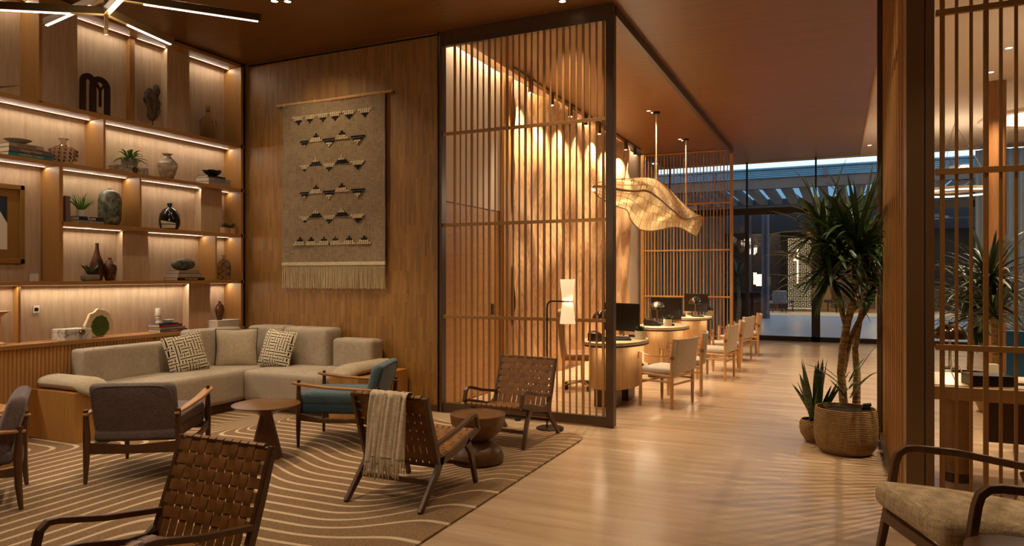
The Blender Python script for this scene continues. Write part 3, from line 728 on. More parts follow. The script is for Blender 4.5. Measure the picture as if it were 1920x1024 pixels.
one('carved_bud_vase', b, 'wstripe', 'small carved wood bud vase on the cream box in the corner', 'vase', (XS-.13, put(412, 0, dx=.13), RB['E']+.089)).scale = (1, 1, 1.17)
b = MB(); b.lathe([(.02, 0), (.03, .004), (.08, .03), (.078, .033), (.02, .01)], n=28, cap1=False)
one('wooden_dish', b, 'light_wood', 'pale wooden dish on a stand at the far left of the counter', 'bowl', (XS-.15, put(0, 0, dx=.15), 1.145))
b = MB(); b.lathe([(.05, 0), (.05, .012), (.012, .03), (.012, .26), (.03, .278)], n=20)
one('dish_stand', b, 'light_wood', 'slim turned stand carrying the wooden dish at far left', 'stand', (XS-.15, put(0, 0, dx=.15), RB['E']))
# ------------------------------------------------------------------ rug with contour lines
s = Nodes('contour_rug')
tc = s.n('ShaderNodeTexCoord'); sep = s.n('ShaderNodeSeparateXYZ'); s.l(tc.outputs['Object'], sep.inputs[0])
X, Y = sep.outputs[0], sep.outputs[1]; m = s.math
wob = m('MULTIPLY', m('SUBTRACT', s.noise(s.co((1, 1, 1)), .7, 1), .5), .55)
def smooth(x, a, b):
    n = s.n('ShaderNodeMapRange', interpolation_type='SMOOTHERSTEP'); s.l(x, n.inputs[0]); n.inputs[1].default_value = a; n.inputs[2].default_value = b
    return n.outputs[0]
amp = m('MAXIMUM', m('MULTIPLY_ADD', m('SUBTRACT', Y, 3.2), .62, .12), .05)
amp = m('MINIMUM', amp, 1.0)
v = m('SUBTRACT', m('SUBTRACT', Y, 4.0), m('MULTIPLY', amp, smooth(X, -3.0, -2.18)))
v = m('ADD', v, m('MULTIPLY', smooth(X, -4.4, -3.4), .28))
u = m('SUBTRACT', m('MULTIPLY', X, -1), 4.6)
g = m('SMOOTH_MAX', u, v, .55)
loop = m('SUBTRACT', 1.9, m('SMOOTH_MAX', m('ABSOLUTE', m('ADD', X, 6.45)), m('SUBTRACT', Y, 3.4), .3))
msk = smooth(m('MULTIPLY', X, -1), 5.1, 5.7)
g = m('ADD', m('MULTIPLY', g, m('SUBTRACT', 1, msk)), m('MULTIPLY', m('SMOOTH_MIN', g, loop, .25), msk))
g = m('ADD', g, m('MULTIPLY', wob, .08))
fr_ = m('FRACT', m('MULTIPLY', m('ADD', g, 10), 1/.128))
d_ = m('ABSOLUTE', m('SUBTRACT', fr_, .5))
d_ = m('DIVIDE', d_, m('SUBTRACT', 1, m('MULTIPLY', smooth(X, -3.0, -2.18), .5)))
line = m('SUBTRACT', 1, smooth(d_, .10, .13))
base = s.ramp(s.noise(s.co((1, 1, 1)), 90, 3), [(.35, '7a6044'), (.65, '94775a')])
s.l(s.mix(line, base, 'cdb698'), s.b.inputs['Base Color'])
h = m('SUBTRACT', s.noise(s.co((1, 1, 1)), 420, 2), m('MULTIPLY', line, .8)); s.bump(h, .5, .004)
M['rug'] = s.done(.95, 0, .1)
def rounded(x0, x1, y0, y1, r, n=8):
    P = []
    for cx, cy, a0 in ((x1-r, y1-r, 0), (x0+r, y1-r, 90), (x0+r, y0+r, 180), (x1-r, y0+r, 270)):
        P += [(cx+r*math.cos(math.radians(a0+90*i/n)), cy+r*math.sin(math.radians(a0+90*i/n))) for i in range(n+1)]
    return P
b = MB(); b.prism(rounded(-6.7, -2.11, .6, 6.27, .22), .001, .014, 'z')
one('rug', b, 'rug', 'large tan rug with pale contour lines under the lounge seating', 'rug', bevel=.004)

# ------------------------------------------------------------------ corner sofa
S = thing('corner_sofa', 'oatmeal upholstered L-shaped corner sofa with oak end boxes', 'sofa', (-6.0, 5.8, .0142))
SO = Vector((-6.0, 5.8, 0))
def sf(name, mat, fn, **kw):
    b = MB(); b.T = Matrix.Translation(-SO); fn(b); return b.build(name, mat, S, **kw)
def bx(x0, x1, y0, y1, z0, z1, r, **kw): return lambda b: b.rbox((x1-x0)/2, (y1-y0)/2, (z1-z0)/2, r, ((x0+x1)/2, (y0+y1)/2, (z0+z1)/2), **kw)
def puff(hx, hy, hz, k):
    def f(p):
        q = (1-(p.x/hx)**2)*(1-(p.y/hy)**2); return (p.x, p.y, p.z+(k*q if p.z > 0 else 0))
    return f
sf('seat', 'sofa', bx(-6.74, -6.0, 4.30, 6.62, .10, .44, .045, fn=puff(.37, 1.16, .17, .022), m=12))
sf('seat', 'sofa', bx(-5.99, -4.76, 5.8, 6.62, .10, .44, .045, fn=puff(.62, .41, .17, .022), m=12))
def leanx(p): return (p.x-(p.z+.2)*.05, p.y, p.z)
yA = onX(158, 662, -6.57)[1]; yM = onX(362, 640, -6.55)[1]
sf('backrest', 'sofa', bx(-6.79, -6.57, yA, yM-.005, .40, .775, .04))
sf('backrest', 'sofa', bx(-6.79, -6.52, yM+.005, 6.33, .40, .875, .05))
XT0 = onY(529, 620, 6.36)[0]; XT1 = onY(612, 620, 6.36)[0]; XT2 = onY(697, 640, 6.42)[0]
sf('backrest', 'sofa', bx(-6.50, XT0-.01, 6.36, 6.66, .40, .89, .05))
sf('backrest', 'sofa', bx(XT0, XT1, 6.36, 6.66, .40, .885, .05))
sf('backrest', 'sofa', bx(XT1+.02, XT2, 6.42, 6.66, .40, .775, .05))
sf('plinth', 'walnut', lambda b: (b.box(-6.7, -6.08, 4.34, 6.6, 0, .10), b.box(-6.08, -4.8, 5.9, 6.6, 0, .10)))
sf('end_box', 'boxwood', lambda b: b.box(-6.80, -6.13, 4.0, 4.30, 0, .445), bevel=.003)
sf('end_box', 'boxwood', lambda b: b.box(-4.755, -4.38, 5.76, 6.66, 0, .445), bevel=.003)
def roll(axis):
    pts = []; sc = []
    for i in range(15):
        u = i/14; drop = 0 if u < .8 else (u-.8)**1.6*.9
        z = .502-drop; t_ = .72*u
        pts.append((-6.78+t_, 4.17, z) if axis == 'x' else (-4.60-.03*u, 6.62-1.18*t_, z))
        e = min(1, (u+.02)*9, (1.06-u)*7); sc.append((math.sqrt(max(.02, min(1, e))), math.sqrt(max(.02, min(1, e)))))
    return pts, sc
prof = [(.15*math.cos(a), (.066*math.sin(a))) for a in [2*PI*i/20 for i in range(20)]]
for ax_, nm in (('x', 'a'), ('y', 'b')):
    P_, sc_ = roll(ax_)
    sf('armrest_bolster', 'sofa2', lambda b: b.sweep(P_, prof, True, scales=sc_))
# arm front that rolls down at the right end
sf('arm_front', 'sofa', lambda b: b.rbox(.09, .2, .19, .06, (-4.85, 5.93, .27)))

def cushion(name, mat, label, loc, size, rot, group=None, thick=.07, pipe=None):
    t = thing(name, label, 'cushion', loc); t.rotation_euler = [math.radians(a) for a in rot]
    def f(u, v, sg):
        x = (u*2-1); y = (v*2-1)
        e = (1-abs(x)**2.5)*(1-abs(y)**2.5)
        pin = 1-.06*(1-abs(x*y)) if False else 1-.07*(1-min(abs(x), abs(y)))*(1 if max(abs(x), abs(y)) > .9 else max(0, (max(abs(x), abs(y))-.5)/.4))
        return (x*size/2*pin, sg*thick*(max(0, e)**.45), y*size/2*pin)
    b = MB(); b.grid(lambda u, v: f(u, v, 1), 20, 20); b.grid(lambda u, v: f(u, v, -1), 20, 20); b.build('cover', mat, t, angle=180)
    if pipe:
        P_ = []
        for i in range(40):
            q = i/10; k_ = int(q); w = q-k_
            uv = [(w, 0), (1, w), (1-w, 1), (0, 1-w)][k_]; P_.append(f(uv[0], uv[1], 0))
        b = MB(); b.tube(P_, .005, 5, False, True); b.build('piping', pipe, t)
    return t
s = Nodes('maze_print')
mv = s.n('ShaderNodeVectorMath', operation='SCALE'); s.l(s.co(kind='Object'), mv.inputs[0]); mv.inputs['Scale'].default_value = 29
sp_ = s.n('ShaderNodeSeparateXYZ'); s.l(mv.outputs[0], sp_.inputs[0])
cx_, cz_ = s.math('FLOOR', sp_.outputs[0]), s.math('FLOOR', sp_.outputs[2])
cb = s.n('ShaderNodeCombineXYZ'); s.l(cx_, cb.inputs[0]); s.l(cz_, cb.inputs[1])
wn = s.n('ShaderNodeTexWhiteNoise', noise_dimensions='2D'); s.l(cb.outputs[0], wn.inputs['Vector'])
sel = s.math('GREATER_THAN', wn.outputs['Value'], .5)
fx, fz = s.math('ABSOLUTE', s.math('SUBTRACT', s.math('FRACT', sp_.outputs[0]), .5)), s.math('ABSOLUTE', s.math('SUBTRACT', s.math('FRACT', sp_.outputs[2]), .5))
st = s.math('ADD', s.math('MULTIPLY', fx, sel), s.math('MULTIPLY', fz, s.math('SUBTRACT', 1, sel)))
ln = s.math('LESS_THAN', st, .15)
s.l(s.mix(ln, 'd0c1a4', '1b1816'), s.b.inputs['Base Color']); s.bump(s.noise(s.co(), 250, 2), .3, .002)
M['maze'] = s.done(.9, 0, .15)
cushion('cushion', 'maze', 'black and cream maze-print cushion on the left run of the sofa', (-6.42, 5.42, .655), .43, (-16, -8, 76), 'maze-print cushions', pipe='maze')
cushion('cushion', 'maze', 'black and cream maze-print cushion on the right run of the sofa', (-5.86, 6.2, .665), .43, (-18, 5, 4), 'maze-print cushions', pipe='maze')
cushion('cushion', 'sofa2', 'plain oatmeal cushion with black piping in the sofa corner', (-6.33, 6.04, .66), .46, (-10, 0, 42), pipe='black')

# ------------------------------------------------------------------ tapestry
T = thing('wall_tapestry', 'woven oatmeal wall hanging with triangle motifs and long fringe', 'tapestry', (-5.445, YW-.05, 1.64))
TX0, TX1, TZ = -.765, .765, 1.96
b = MB()
b.grid(lambda u, v: (TX0+(TX1-TX0)*u, .006*math.sin(u*9+v*2)+.004*math.sin(v*17+u*3), TZ*v), 60, 60)
b.grid(lambda u, v: (TX0+(TX1-TX0)*u, .014+.006*math.sin(u*9+v*2), TZ*v), 30, 30)
b.build('woven_cloth', 'tapestry', T, angle=90)
b = MB(); b.tube([(TX0-.08, .0, TZ+.005), (0, -.003, TZ+.0), (TX1+.1, 0, TZ+.012)], .018, 10); b.build('hanging_rod', 'light_wood', T)
b = MB()
for i in range(7): b.tube([(TX0+.05+i*.236, .02*math.cos(a), TZ+.004+.022*math.sin(a)) for a in [2*PI*j/10 for j in range(10)]], .006, 5, False, True)
b.build('hanging_loops', 'creamthread', T)
for side in (TX0-.06, TX1+.08):
    b = MB(); b.box(side-.012, side+.012, 0, .05, TZ-.008, TZ+.016); b.build('wall_bracket', 'bronze', T)
b = MB(); b.box(TX0, TX1, -.006, .016, -.01, .03); b.build('cream_hem', 'creamthread', T)
b = MB(); R = random.Random(4)
for i in range(150):
    x = TX0+.008+(TX1-TX0-.016)*i/149; k = R.uniform(-.006, .006)
    b.tube([(x, .002, 0), (x+k*.5, R.uniform(-.006, .004), -.14), (x+k, 0, -.285+R.uniform(-.008, .008))], .0034, 4, False)
b.build('fringe', 'creamthread', T)
bc, bk = MB(), MB()
def tri(u, v, up, rows, cols):
    """triangle of slanted stitches; rows counted from the base; cols[i] colour of row i"""
    x0 = TX0+(TX1-TX0)*u; z0 = TZ*(1-v); sx, sz = .028, .025; dr = 1 if up else -1
    for r in range(rows):
        n = (rows-r)*2-1
        for c in range(n):
            x = x0+(c-(n-1)/2)*sx; z = z0+dr*r*sz; q = bc if cols[r] == 'c' else bk
            q.prism([(x-.012, z-.0105), (x+.007, z-.0105), (x+.014, z+.0105), (x-.005, z+.0105)], -.016, .004, 'y')
for u in (.175, .29, .42, .535, .67, .82): tri(u, .085, False, 4, 'cckk')
for v, A in ((.24, 1), (.39, 0), (.557, 1), (.707, 0)):
    for u, up, n in ((.235, 0, 3), (.35, 1, 4), (.48, 0, 4), (.6, 1, 4), (.75, 0, 4)):
        if A: tri(u, v, up, n, ('cckk' if up else 'kkcc')[:n])
        else: tri(u, v, up, n, ('kkcc' if up else 'cckk')[:n])
    for c in range(46):
        x = TX0+(TX1-TX0)*(.2+.6*c/45); z = TZ*(1-v); bc.box(x-.006, x+.006, -.012, .002, z-.014, z-.008)
for u in (.185, .3, .43, .54, .67, .81): tri(u, .875, True, 4, 'cckk')
bc.build('cream_stitching', 'creamthread', T); bk.build('black_stitching', 'blackthread', T)

# ------------------------------------------------------------------ danish armchairs
def danish(name, label, group, mat, seatmat):
    t = thing(name, label, 'armchair', group=group)
    for sx in (-1, 1):
        x = sx*.315
        b = MB(); b.tube([(x, .345, 0), (x, .343, .16), (x, .34, .38), (x, .34, .585)], [.012, .02, .024, .014], 10); b.build('leg', 'walnut', t)
        b = MB(); b.tube([(x, -.365, 0), (x, -.35, .16), (x, -.345, .34), (x, -.36, .53)], [.013, .021, .025, .016], 10); b.build('leg', 'walnut', t)
        b = MB()
        pts = [(x-sx*.005, -.39, .497), (x, -.2, .505), (x, .1, .522), (x, .34, .55), (x, .395, .56)]
        b.rect(pts, .055, .022, up=(0, 0, 1), scales=[(.6, .8), (.95, 1), (1.15, 1), (1.3, 1), (.9, .8)]); b.build('armrest', 'armwood', t, bevel=.006)
        b = MB(); b.rect([(x, -.35, .245), (x, -.1, .235), (x, .15, .235), (x, .345, .27)], .022, .055, scales=[(1, 1.1), (1, .7), (1, .75), (1, 1.2)]); b.build('side_rail', 'walnut', t, bevel=.004)
    b = MB(); b.rect([(-.31, .33, .27), (.31, .33, .27)], .022, .05); b.build('cross_rail', 'walnut', t, bevel=.004)
    b = MB(); b.rect([(-.32, -.34, .25), (0, -.34, .235), (.32, -.34, .25)], .022, .085, scales=[(1, 1), (1, .7), (1, 1)]); b.build('cross_rail', 'walnut', t, bevel=.004)
    b = MB(); b.rbox(.285, .34, .045, .03, (0, .02, .33)); b.build('seat_base', seatmat, t)
    b = MB(); b.rbox(.285, .345, .05, .045, (0, .035, .412), fn=puff(.285, .345, .05, .02), m=8); b.build('seat_cushion', mat, t)
    b = MB()
    def lean(p):
        z = p.z+.25; q = (1-(p.x/.3)**2)*(1-(p.z/.235)**2)
        w = 1-.03*(.25-p.z)/.5
        return (p.x*w, p.y-(z-.0)*.27+(.02*q if p.y > 0 else -.012*q), p.z)
    b.rbox(.297, .048, .222, .045, (0, -.225, .495), fn=lean, m=10); b.build('back_cushion', mat, t)
    b = MB(); P_ = []
    for i in range(48):
        a = 2*PI*i/48; c_, s_ = math.cos(a), math.sin(a)
        px_ = .28*math.copysign(abs(c_)**.35, c_); pz_ = .205*math.copysign(abs(s_)**.35, s_)
        q = lean(Vector((px_, -.046, pz_))); P_.append((q[0], q[1]-.225, q[2]+.495))
    b.tube(P_, .004, 5, False, True); b.build('piping', seatmat, t)
    return t
def place(o, foot, lf, rz):
    """put local foot point lf on world point foot with rotation rz"""
    a = math.radians(rz); x, y = lf
    o.location = (foot[0]-(x*math.cos(a)-y*math.sin(a)), foot[1]-(x*math.sin(a)+y*math.cos(a)), .014 if len(foot) < 3 or foot[2] == 0 else foot[2])
    o.rotation_euler = (0, 0, a)
pc = danish('armchair', 'mauve-grey armchair with its back to us between the oak end box and the tapered table', 'danish armchairs', 'purple', 'purple')
place(pc, onZ(160, 912), (-.315, -.365), 32)
pc2 = dup(pc, label='mauve-grey armchair cut off by the left edge of the picture')
place(pc2, onZ(40, 960), (-.315, -.365), 147)
tc_ = danish('armchair', 'slate teal armchair with pale wooden arms facing left', 'danish armchairs', 'teal', 'tealdark')
place(tc_, onZ(559, 842), (-.315, .345), 110)

# ------------------------------------------------------------------ woven leather lounge chairs
def woven(fn, nu, nv, W, pu=.058, su=.05, wu=.0, amp=.0042, open_rows=0, edges=True):
    """interlaced straps over the surface fn(x, t) -> (point, normal); x in metres across, t in metres along"""
    b = MB(); L = nv*pu if not isinstance(nv, float) else nv
    return b
def strip(b, pts, nrms, sides, w, th=.003):
    vs = []; fs = []
    for p, n, sd in zip(pts, nrms, sides):
        p, n, sd = Vector(p), Vector(n), Vector(sd)
        vs += [p-sd*w/2+n*th/2, p+sd*w/2+n*th/2, p+sd*w/2-n*th/2, p-sd*w/2-n*th/2]
    for i in range(len(pts)-1):
        k = 4*i
        for j in range(4): fs.append((k+j, k+(j+1) % 4, k+4+(j+1) % 4, k+4+j))
    fs += [(3, 2, 1, 0), (4*len(pts)-4, 4*len(pts)-3, 4*len(pts)-2, 4*len(pts)-1)]
    b.add(vs, fs)
def weave_panel(curve, half, nx, ts, wrap_top=None, wx=.0435, wt=.047, amp=.0023):
    """curve(t)->(y,z,ny,nz). nx straps run along t (t0..t1), cross straps at ts"""
    b = MB(); t0, t1 = wrap_top
    px_ = 2*half/nx
    for i in range(nx):
        x = -half+px_*(i+.5); pts = []; nr = []; sd = []
        N = 64
        for k in range(N+1):
            t = t0+(t1-t0)*k/N; y, z, ny, nz = curve(t)
            o = 0
            for j, tj in enumerate(ts):
                d_ = abs(t-tj)
                pit = abs(ts[1]-ts[0])
                if d_ < pit: o += amp*(1 if (i+j) % 2 else -1)*(lambda q: q*q*(3-2*q))(.5+.5*math.cos(PI*d_/pit))
            pts.append((x, y+ny*o, z+nz*o)); nr.append((0, ny, nz)); sd.append((1, 0, 0))
        strip(b, pts, nr, sd, wx)
    for j, tj in enumerate(ts):
        y, z, ny, nz = curve(tj); y2, z2, _, _ = curve(tj+.001); tv = Vector((0, y2-y, z2-z)).normalized()
        pts = []; nr = []; sd = []
        xe = half+.022
        for k in range(nx*6+1):
            x = -xe+2*xe*k/(nx*6); ph = (x+half)/px_-.5
            i0 = math.floor(ph); w = ph-i0
            def sg(i): return -(1 if (i+j) % 2 else -1)
            o = amp*(sg(i0)*(.5+.5*math.cos(PI*w))+sg(i0+1)*(.5-.5*math.cos(PI*w)))
            pts.append((x, y+ny*o, z+nz*o)); nr.append((0, ny, nz)); sd.append(tuple(tv))
        strip(b, pts, nr, sd, wt)
    return b
def leather_chair(label, group):
    t = thing('leather_lounge_chair', label, 'armchair', group=group)
    def bcurve(t):   # back: t from 0 (bottom) to .50 (top), then round the top rail
        y = -.125-.165*t/.47; z = .245+.465*t/.47; n = Vector((0, .465, .165)).normalized()
        if t > .47:
            a = (t-.47)/.02; c0 = (-.29-n.y*.012, .71-n.z*.012); th = math.atan2(n.z, n.y)+min(a, 2.9)
            return (c0[0]+.012*math.cos(th)*1.4, c0[1]+.012*math.sin(th)*1.4, math.cos(th), math.sin(th))
        return (y, z, n.y, n.z)
    def scurve(t):   # seat: t 0 rear .. .50 front then round the front rail
        y = -.10+.50*t/.5; z = .30+.07*t/.5-.03*math.sin(PI*min(1, t/.5)); n = Vector((0, -.07, .5)).normalized()
        if t > .5:
            a = (t-.5)/.02; th = PI/2-min(a, 2.9)
            return (.40+.014*math.cos(th)*1.3, .358+.014*math.sin(th)*1.3, math.cos(th), math.sin(th))
        return (y, z, n.y, n.z)
    b = weave_panel(bcurve, .252, 10, [.435-.0585*j for j in range(6)], (.0, .525)); b.build('woven_back', 'leather', t, smooth=True, angle=40)
    b = weave_panel(scurve, .252, 10, [.45-.0585*j for j in range(8)], (.0, .555)); b.build('woven_seat', 'leather', t, smooth=True, angle=40)
    b = MB(); b.tube([(-.28, -.30, .70), (.28, -.30, .70)], .014, 10); b.build('back_rail', 'walnut', t)
    b = MB(); b.tube([(-.28, -.125, .235), (.28, -.125, .235)], .013, 10); b.build('back_rail', 'walnut', t)
    b = MB(); b.tube([(-.28, .40, .352), (.28, .40, .352)], .014, 10); b.build('seat_rail', 'walnut', t)
    b = MB(); b.tube([(-.28, -.09, .285), (.28, -.09, .285)], .013, 10); b.build('seat_rail', 'walnut', t)
    b = MB(); b.rect([(-.28, -.225, .15), (.28, -.225, .15)], .02, .03); b.build('stretcher', 'walnut', t, bevel=.004)
    b = MB(); b.rect([(-.28, .33, .14), (.28, .33, .14)], .02, .03); b.build('stretcher', 'walnut', t, bevel=.004)
    for sx in (-1, 1):
        x = sx*.285
        b = MB(); b.rect([(x, -.305, .715), (x, -.235, .50), (x, -.15, .27)], .028, .042, up=(1, 0, 0) if 0 else (0, 1, 0), scales=[(1, .8), (1, 1), (1, 1.15)]); b.build('back_post', 'walnut', t, bevel=.005)
        b = MB(); b.rect([(x, -.11, .31), (x, -.17, .21), (x, -.38, 0)], .028, .05, up=(0, 1, 0), scales=[(1, 1.3), (1, 1.1), (1, .75)]); b.build('leg', 'walnut', t, bevel=.005)
        b = MB(); b.rect([(x, .22, .335), (x, .29, .24), (x, .37, 0)], .028, .05, up=(0, 1, 0), scales=[(1, 1.5), (1, 1), (1, .7)]); b.build('leg', 'walnut', t, bevel=.005)
        b = MB(); b.rect([(x, -.15, .27), (x, .0, .285), (x, .2, .33), (x, .42, .385)], .028, .05, scales=[(1, 1.2), (1, .95), (1, 1.2), (1, .6)]); b.build('side_rail', 'walnut', t, bevel=.005)
        b = MB(); b.rect([(x, -.19, .385), (x, .1, .435), (x, .30, .487), (x, .345, .492), (x, .375, .468), (x, .40, .37)], .034, .026, up=(0, 0, 1)); b.build('armrest', 'walnut', t, bevel=.005)
    return t
lc = leather_chair('woven tan leather lounge chair with a cream throw over its back', 'woven leather lounge chairs')
place(lc, (-2.645, 3.72), (0, -.38), 0)
lc2 = dup(lc, label='woven tan leather lounge chair facing us beside the floor lamp')
lc2.location = (-2.70, 5.86, .012); lc2.rotation_euler = (0, 0, math.radians(177))
lc3 = dup(lc, label='nearest woven tan leather lounge chair, cut off by the bottom edge')
lc3.location = (-2.605, 2.12, .014); lc3.rotation_euler = (0, 0, math.radians(180))
# throw over the back
t = thing('throw_blanket', 'cream woven throw with fringe hanging over the leather chair back', 'blanket', (lc.location.x+.005, lc.location.y, .014))
def thr(u, v, off=0, w=.245):
    x = -w/2+w*u; s_ = v*1.02
    fold = .008*math.sin(u*14+v*2)+.006*math.sin(u*27+v*5)
    if s_ < .12:   # front side
        q = .12-s_; y = -.27+q*.33; z = .715-q; n = 1
        return (x, y+.006+fold*.3, z)
    if s_ < .2:
        a = (s_-.12)/.08*PI; return (x, -.305+.036*math.cos(a)+.0, .715+.026*math.sin(a)+fold*.3)
    q = s_-.2; return (x*(1+.12*q)-.03*q, -.338-.03*min(q, .2)-fold-.01*q, .715-q*.54)
b = MB(); b.grid(lambda u, v: thr(u, v), 30, 50); b.grid(lambda u, v: tuple(Vector(thr(u*.95+.05, v*.93))+Vector((.045, -.012, .002))), 24, 40)
ob = b.build('cloth', 'throw', t, angle=180); sm = ob.modifiers.new('solid', 'SOLIDIFY'); sm.thickness = .004
b = MB(); R = random.Random(8)
for lay in (0, 1):
    for i in range(34):
        u = i/33; p = Vector(thr(u*(.95 if lay else 1)+(.05 if lay else 0), 1.0 if not lay else .93))+(Vector((.045, -.012, .002)) if lay else Vector((0, 0, 0)))
        k = R.uniform(-.014, .014)
        b.tube([p, p+Vector((k*.4, R.uniform(-.01, .006), -.04)), p+Vector((k, R.uniform(-.012, .008), -.075-R.uniform(0, .03)))], [.004, .0045, .003], 5, False)
b.build('fringe', 'throw', t)

# ------------------------------------------------------------------ tables
b = MB(); b.lathe([(.135, 0), (.13, .01), (.052, .335), (.056, .35)], n=36, cap1=False)
t = thing('tapered_table', 'round walnut side table on a tapered cone base', 'table', (*onZ(499, 860)[:2], .014))
b.build('base', 'walnuty', t)
b = MB(); b.lathe([(.05, .345), (.12, .385), (.262, .425), (.27, .43), (.27, .436), (.262, .44)], n=56); b.build('tabletop', 'table', t)
t = thing('hourglass_table', 'turned walnut hourglass drum table with a shallow bowl top', 'table', (*onZ(896, 869)[:2], .014))
b = MB(); b.lathe([(.19, 0), (.205, .012), (.208, .05), (.19, .1), (.15, .145), (.10, .172), (.085, .185)], n=48, cap1=False); b.build('base', 'walnuty', t)
b = MB(); b.lathe([(.085, .185), (.13, .2), (.185, .25), (.214, .31), (.222, .37), (.22, .385), (.205, .385), (.2, .378)], n=48, cap1=True); b.build('tabletop', 'table', t)
b = MB()
b.box(-6.70, -5.86, 2.9, 3.45, .40, .44); b.box(-5.90, -5.86, 2.9, 3.45, 0, .40); b.box(-6.70, -6.66, 2.9, 3.45, 0, .40); b.box(-6.66, -5.90, 2.92, 3.43, .30, .315)
M['coffee_oak'] = M['boxwood']
one('coffee_table', b, 'boxwood', 'low oak waterfall table with a lower shelf at the left edge', 'table', (0, 0, .014), bevel=.003)
t = thing('round_side_table', 'dark round side table at the bottom right corner', 'table', (*onZ(1925, 1040, .46)[:2], 0))
b = MB(); b.lathe([(.19, .445), (.2, .45), (.2, .46), (.195, .462)], n=48); b.build('tabletop', 'walnut', t); b = MB(); b.lathe([(.15, 0), (.15, .012), (.02, .03), (.02, .445)], n=32); b.build('pedestal', 'blackmetal', t)

# ------------------------------------------------------------------ floor lamp
t = thing('floor_lamp', 'black floor lamp with two lit cream cone shades before the slat screen', 'lamp', (-2.54, 6.36, 0), 0)
b = MB(); b.lathe([(.135, 0), (.135, .02), (.13, .025)], n=40); b.build('base', 'blackmetal', t)
b = MB(); b.tube([(-.03, 0, .02), (-.03, 0, 1.19), (-.024, -.001, 1.225), (-.005, -.004, 1.25), (.03, -.01, 1.257), (.25, -.05, 1.257)], .008, 10); b.build('pole', 'blackmetal', t)
s = Nodes('lit_linen_shade'); s.b.inputs['Base Color'].default_value = lin('f2e2c4'); s.b.inputs['Emission Color'].default_value = lin('ffdca6'); s.b.inputs['Emission Strength'].default_value = .5
M['shade'] = s.done(.9)
sh = Vector((.20, -.045, 0))
b = MB(); b.lathe([(.052, 1.268), (.073, 1.47)], (sh.x, sh.y, 0), 32, False, False); o = b.build('lamp_shade', 'shade', t); o.modifiers.new('s', 'SOLIDIFY').thickness = .002
b = MB(); b.lathe([(.076, 1.045), (.052, 1.246)], (sh.x, sh.y, 0), 32, False, False); o = b.build('lamp_shade', 'shade', t); o.modifiers.new('s', 'SOLIDIFY').thickness = .002
b = MB(); b.lathe([(.001, 1.246), (.02, 1.25), (.02, 1.264), (.001, 1.268)], (sh.x, sh.y, 0), 16); b.build('lamp_joint', 'brass', t)
point('floor_lamp_bulb', (-2.565+sh.x, 6.35+sh.y, 1.40), 9, (1, .72, .42), .03)
point('floor_lamp_bulb', (-2.565+sh.x, 6.35+sh.y, 1.12), 9, (1, .72, .42), .03)
b = MB(); b.rbox(.03, .024, .018, .012, (0, 0, .018)); b.tube([(-.02, 0, .008), (-.2, .12, .006), (-.32, .16, .006)], .004, 6)
one('foot_switch', b, 'black', 'small black foot switch of the lamp on the floor by the screen', 'switch', (*onZ(971, 789)[:2], .0))

# ------------------------------------------------------------------ sputnik bar chandelier
hub = Vector((*onZ(199, 25, 2.85)[:2], 2.86))
t = thing('bar_chandelier', 'brass chandelier of straight lit bars hanging at the top left', 'chandelier', hub)
b = MB(); b.tube([(0, 0, -.1), (0, 0, ZC-hub.z)], .008, 8); b.box(-.012, .012, -.004, .004, -.12, .06); b.lathe([(.06, ZC-hub.z-.02), (.06, ZC-hub.z)], n=24); b.build('stem', 'brass', t)
def chbar(p, q, lvl, nm='arm'):
    p, q = Vector(p)-hub, Vector(q)-hub; p.z = q.z = lvl
    d = (q-p).normalized()
    b = MB(); b.bar(p, q, .028, .04); o = b.build('arm', 'brass', t, bevel=.002)
    b = MB(); a0 = p+d*min(.17, (q-p).length*.3); b.bar(a0+Vector((0, 0, -.0215)), q-d*.015+Vector((0, 0, -.0215)), .014, .004); b.build('led_strip', 'ledcool', o)
lo, hi = 0.0, .085
e = Vector(onZ(323, 78, 2.86)); chbar(hub, e, lo)
e = Vector(onZ(0, 11, 2.86)); e = hub+(e-hub)*1.9; chbar(hub, e, lo)
e = Vector(onZ(222, -3, 2.86)); e = hub+(e-hub)*6; chbar(hub, e, lo)
e = Vector(onZ(489, 34, 2.945)); chbar(hub, e, hi)
e = Vector(onZ(85, 42, 2.945)); chbar(hub, e, hi)
for f_ in ((-.9, .3), (.2, .9)):
    pass
point('chandelier_glow', hub+Vector((0, 0, -.18)), 42, (1, .82, .60), .25)

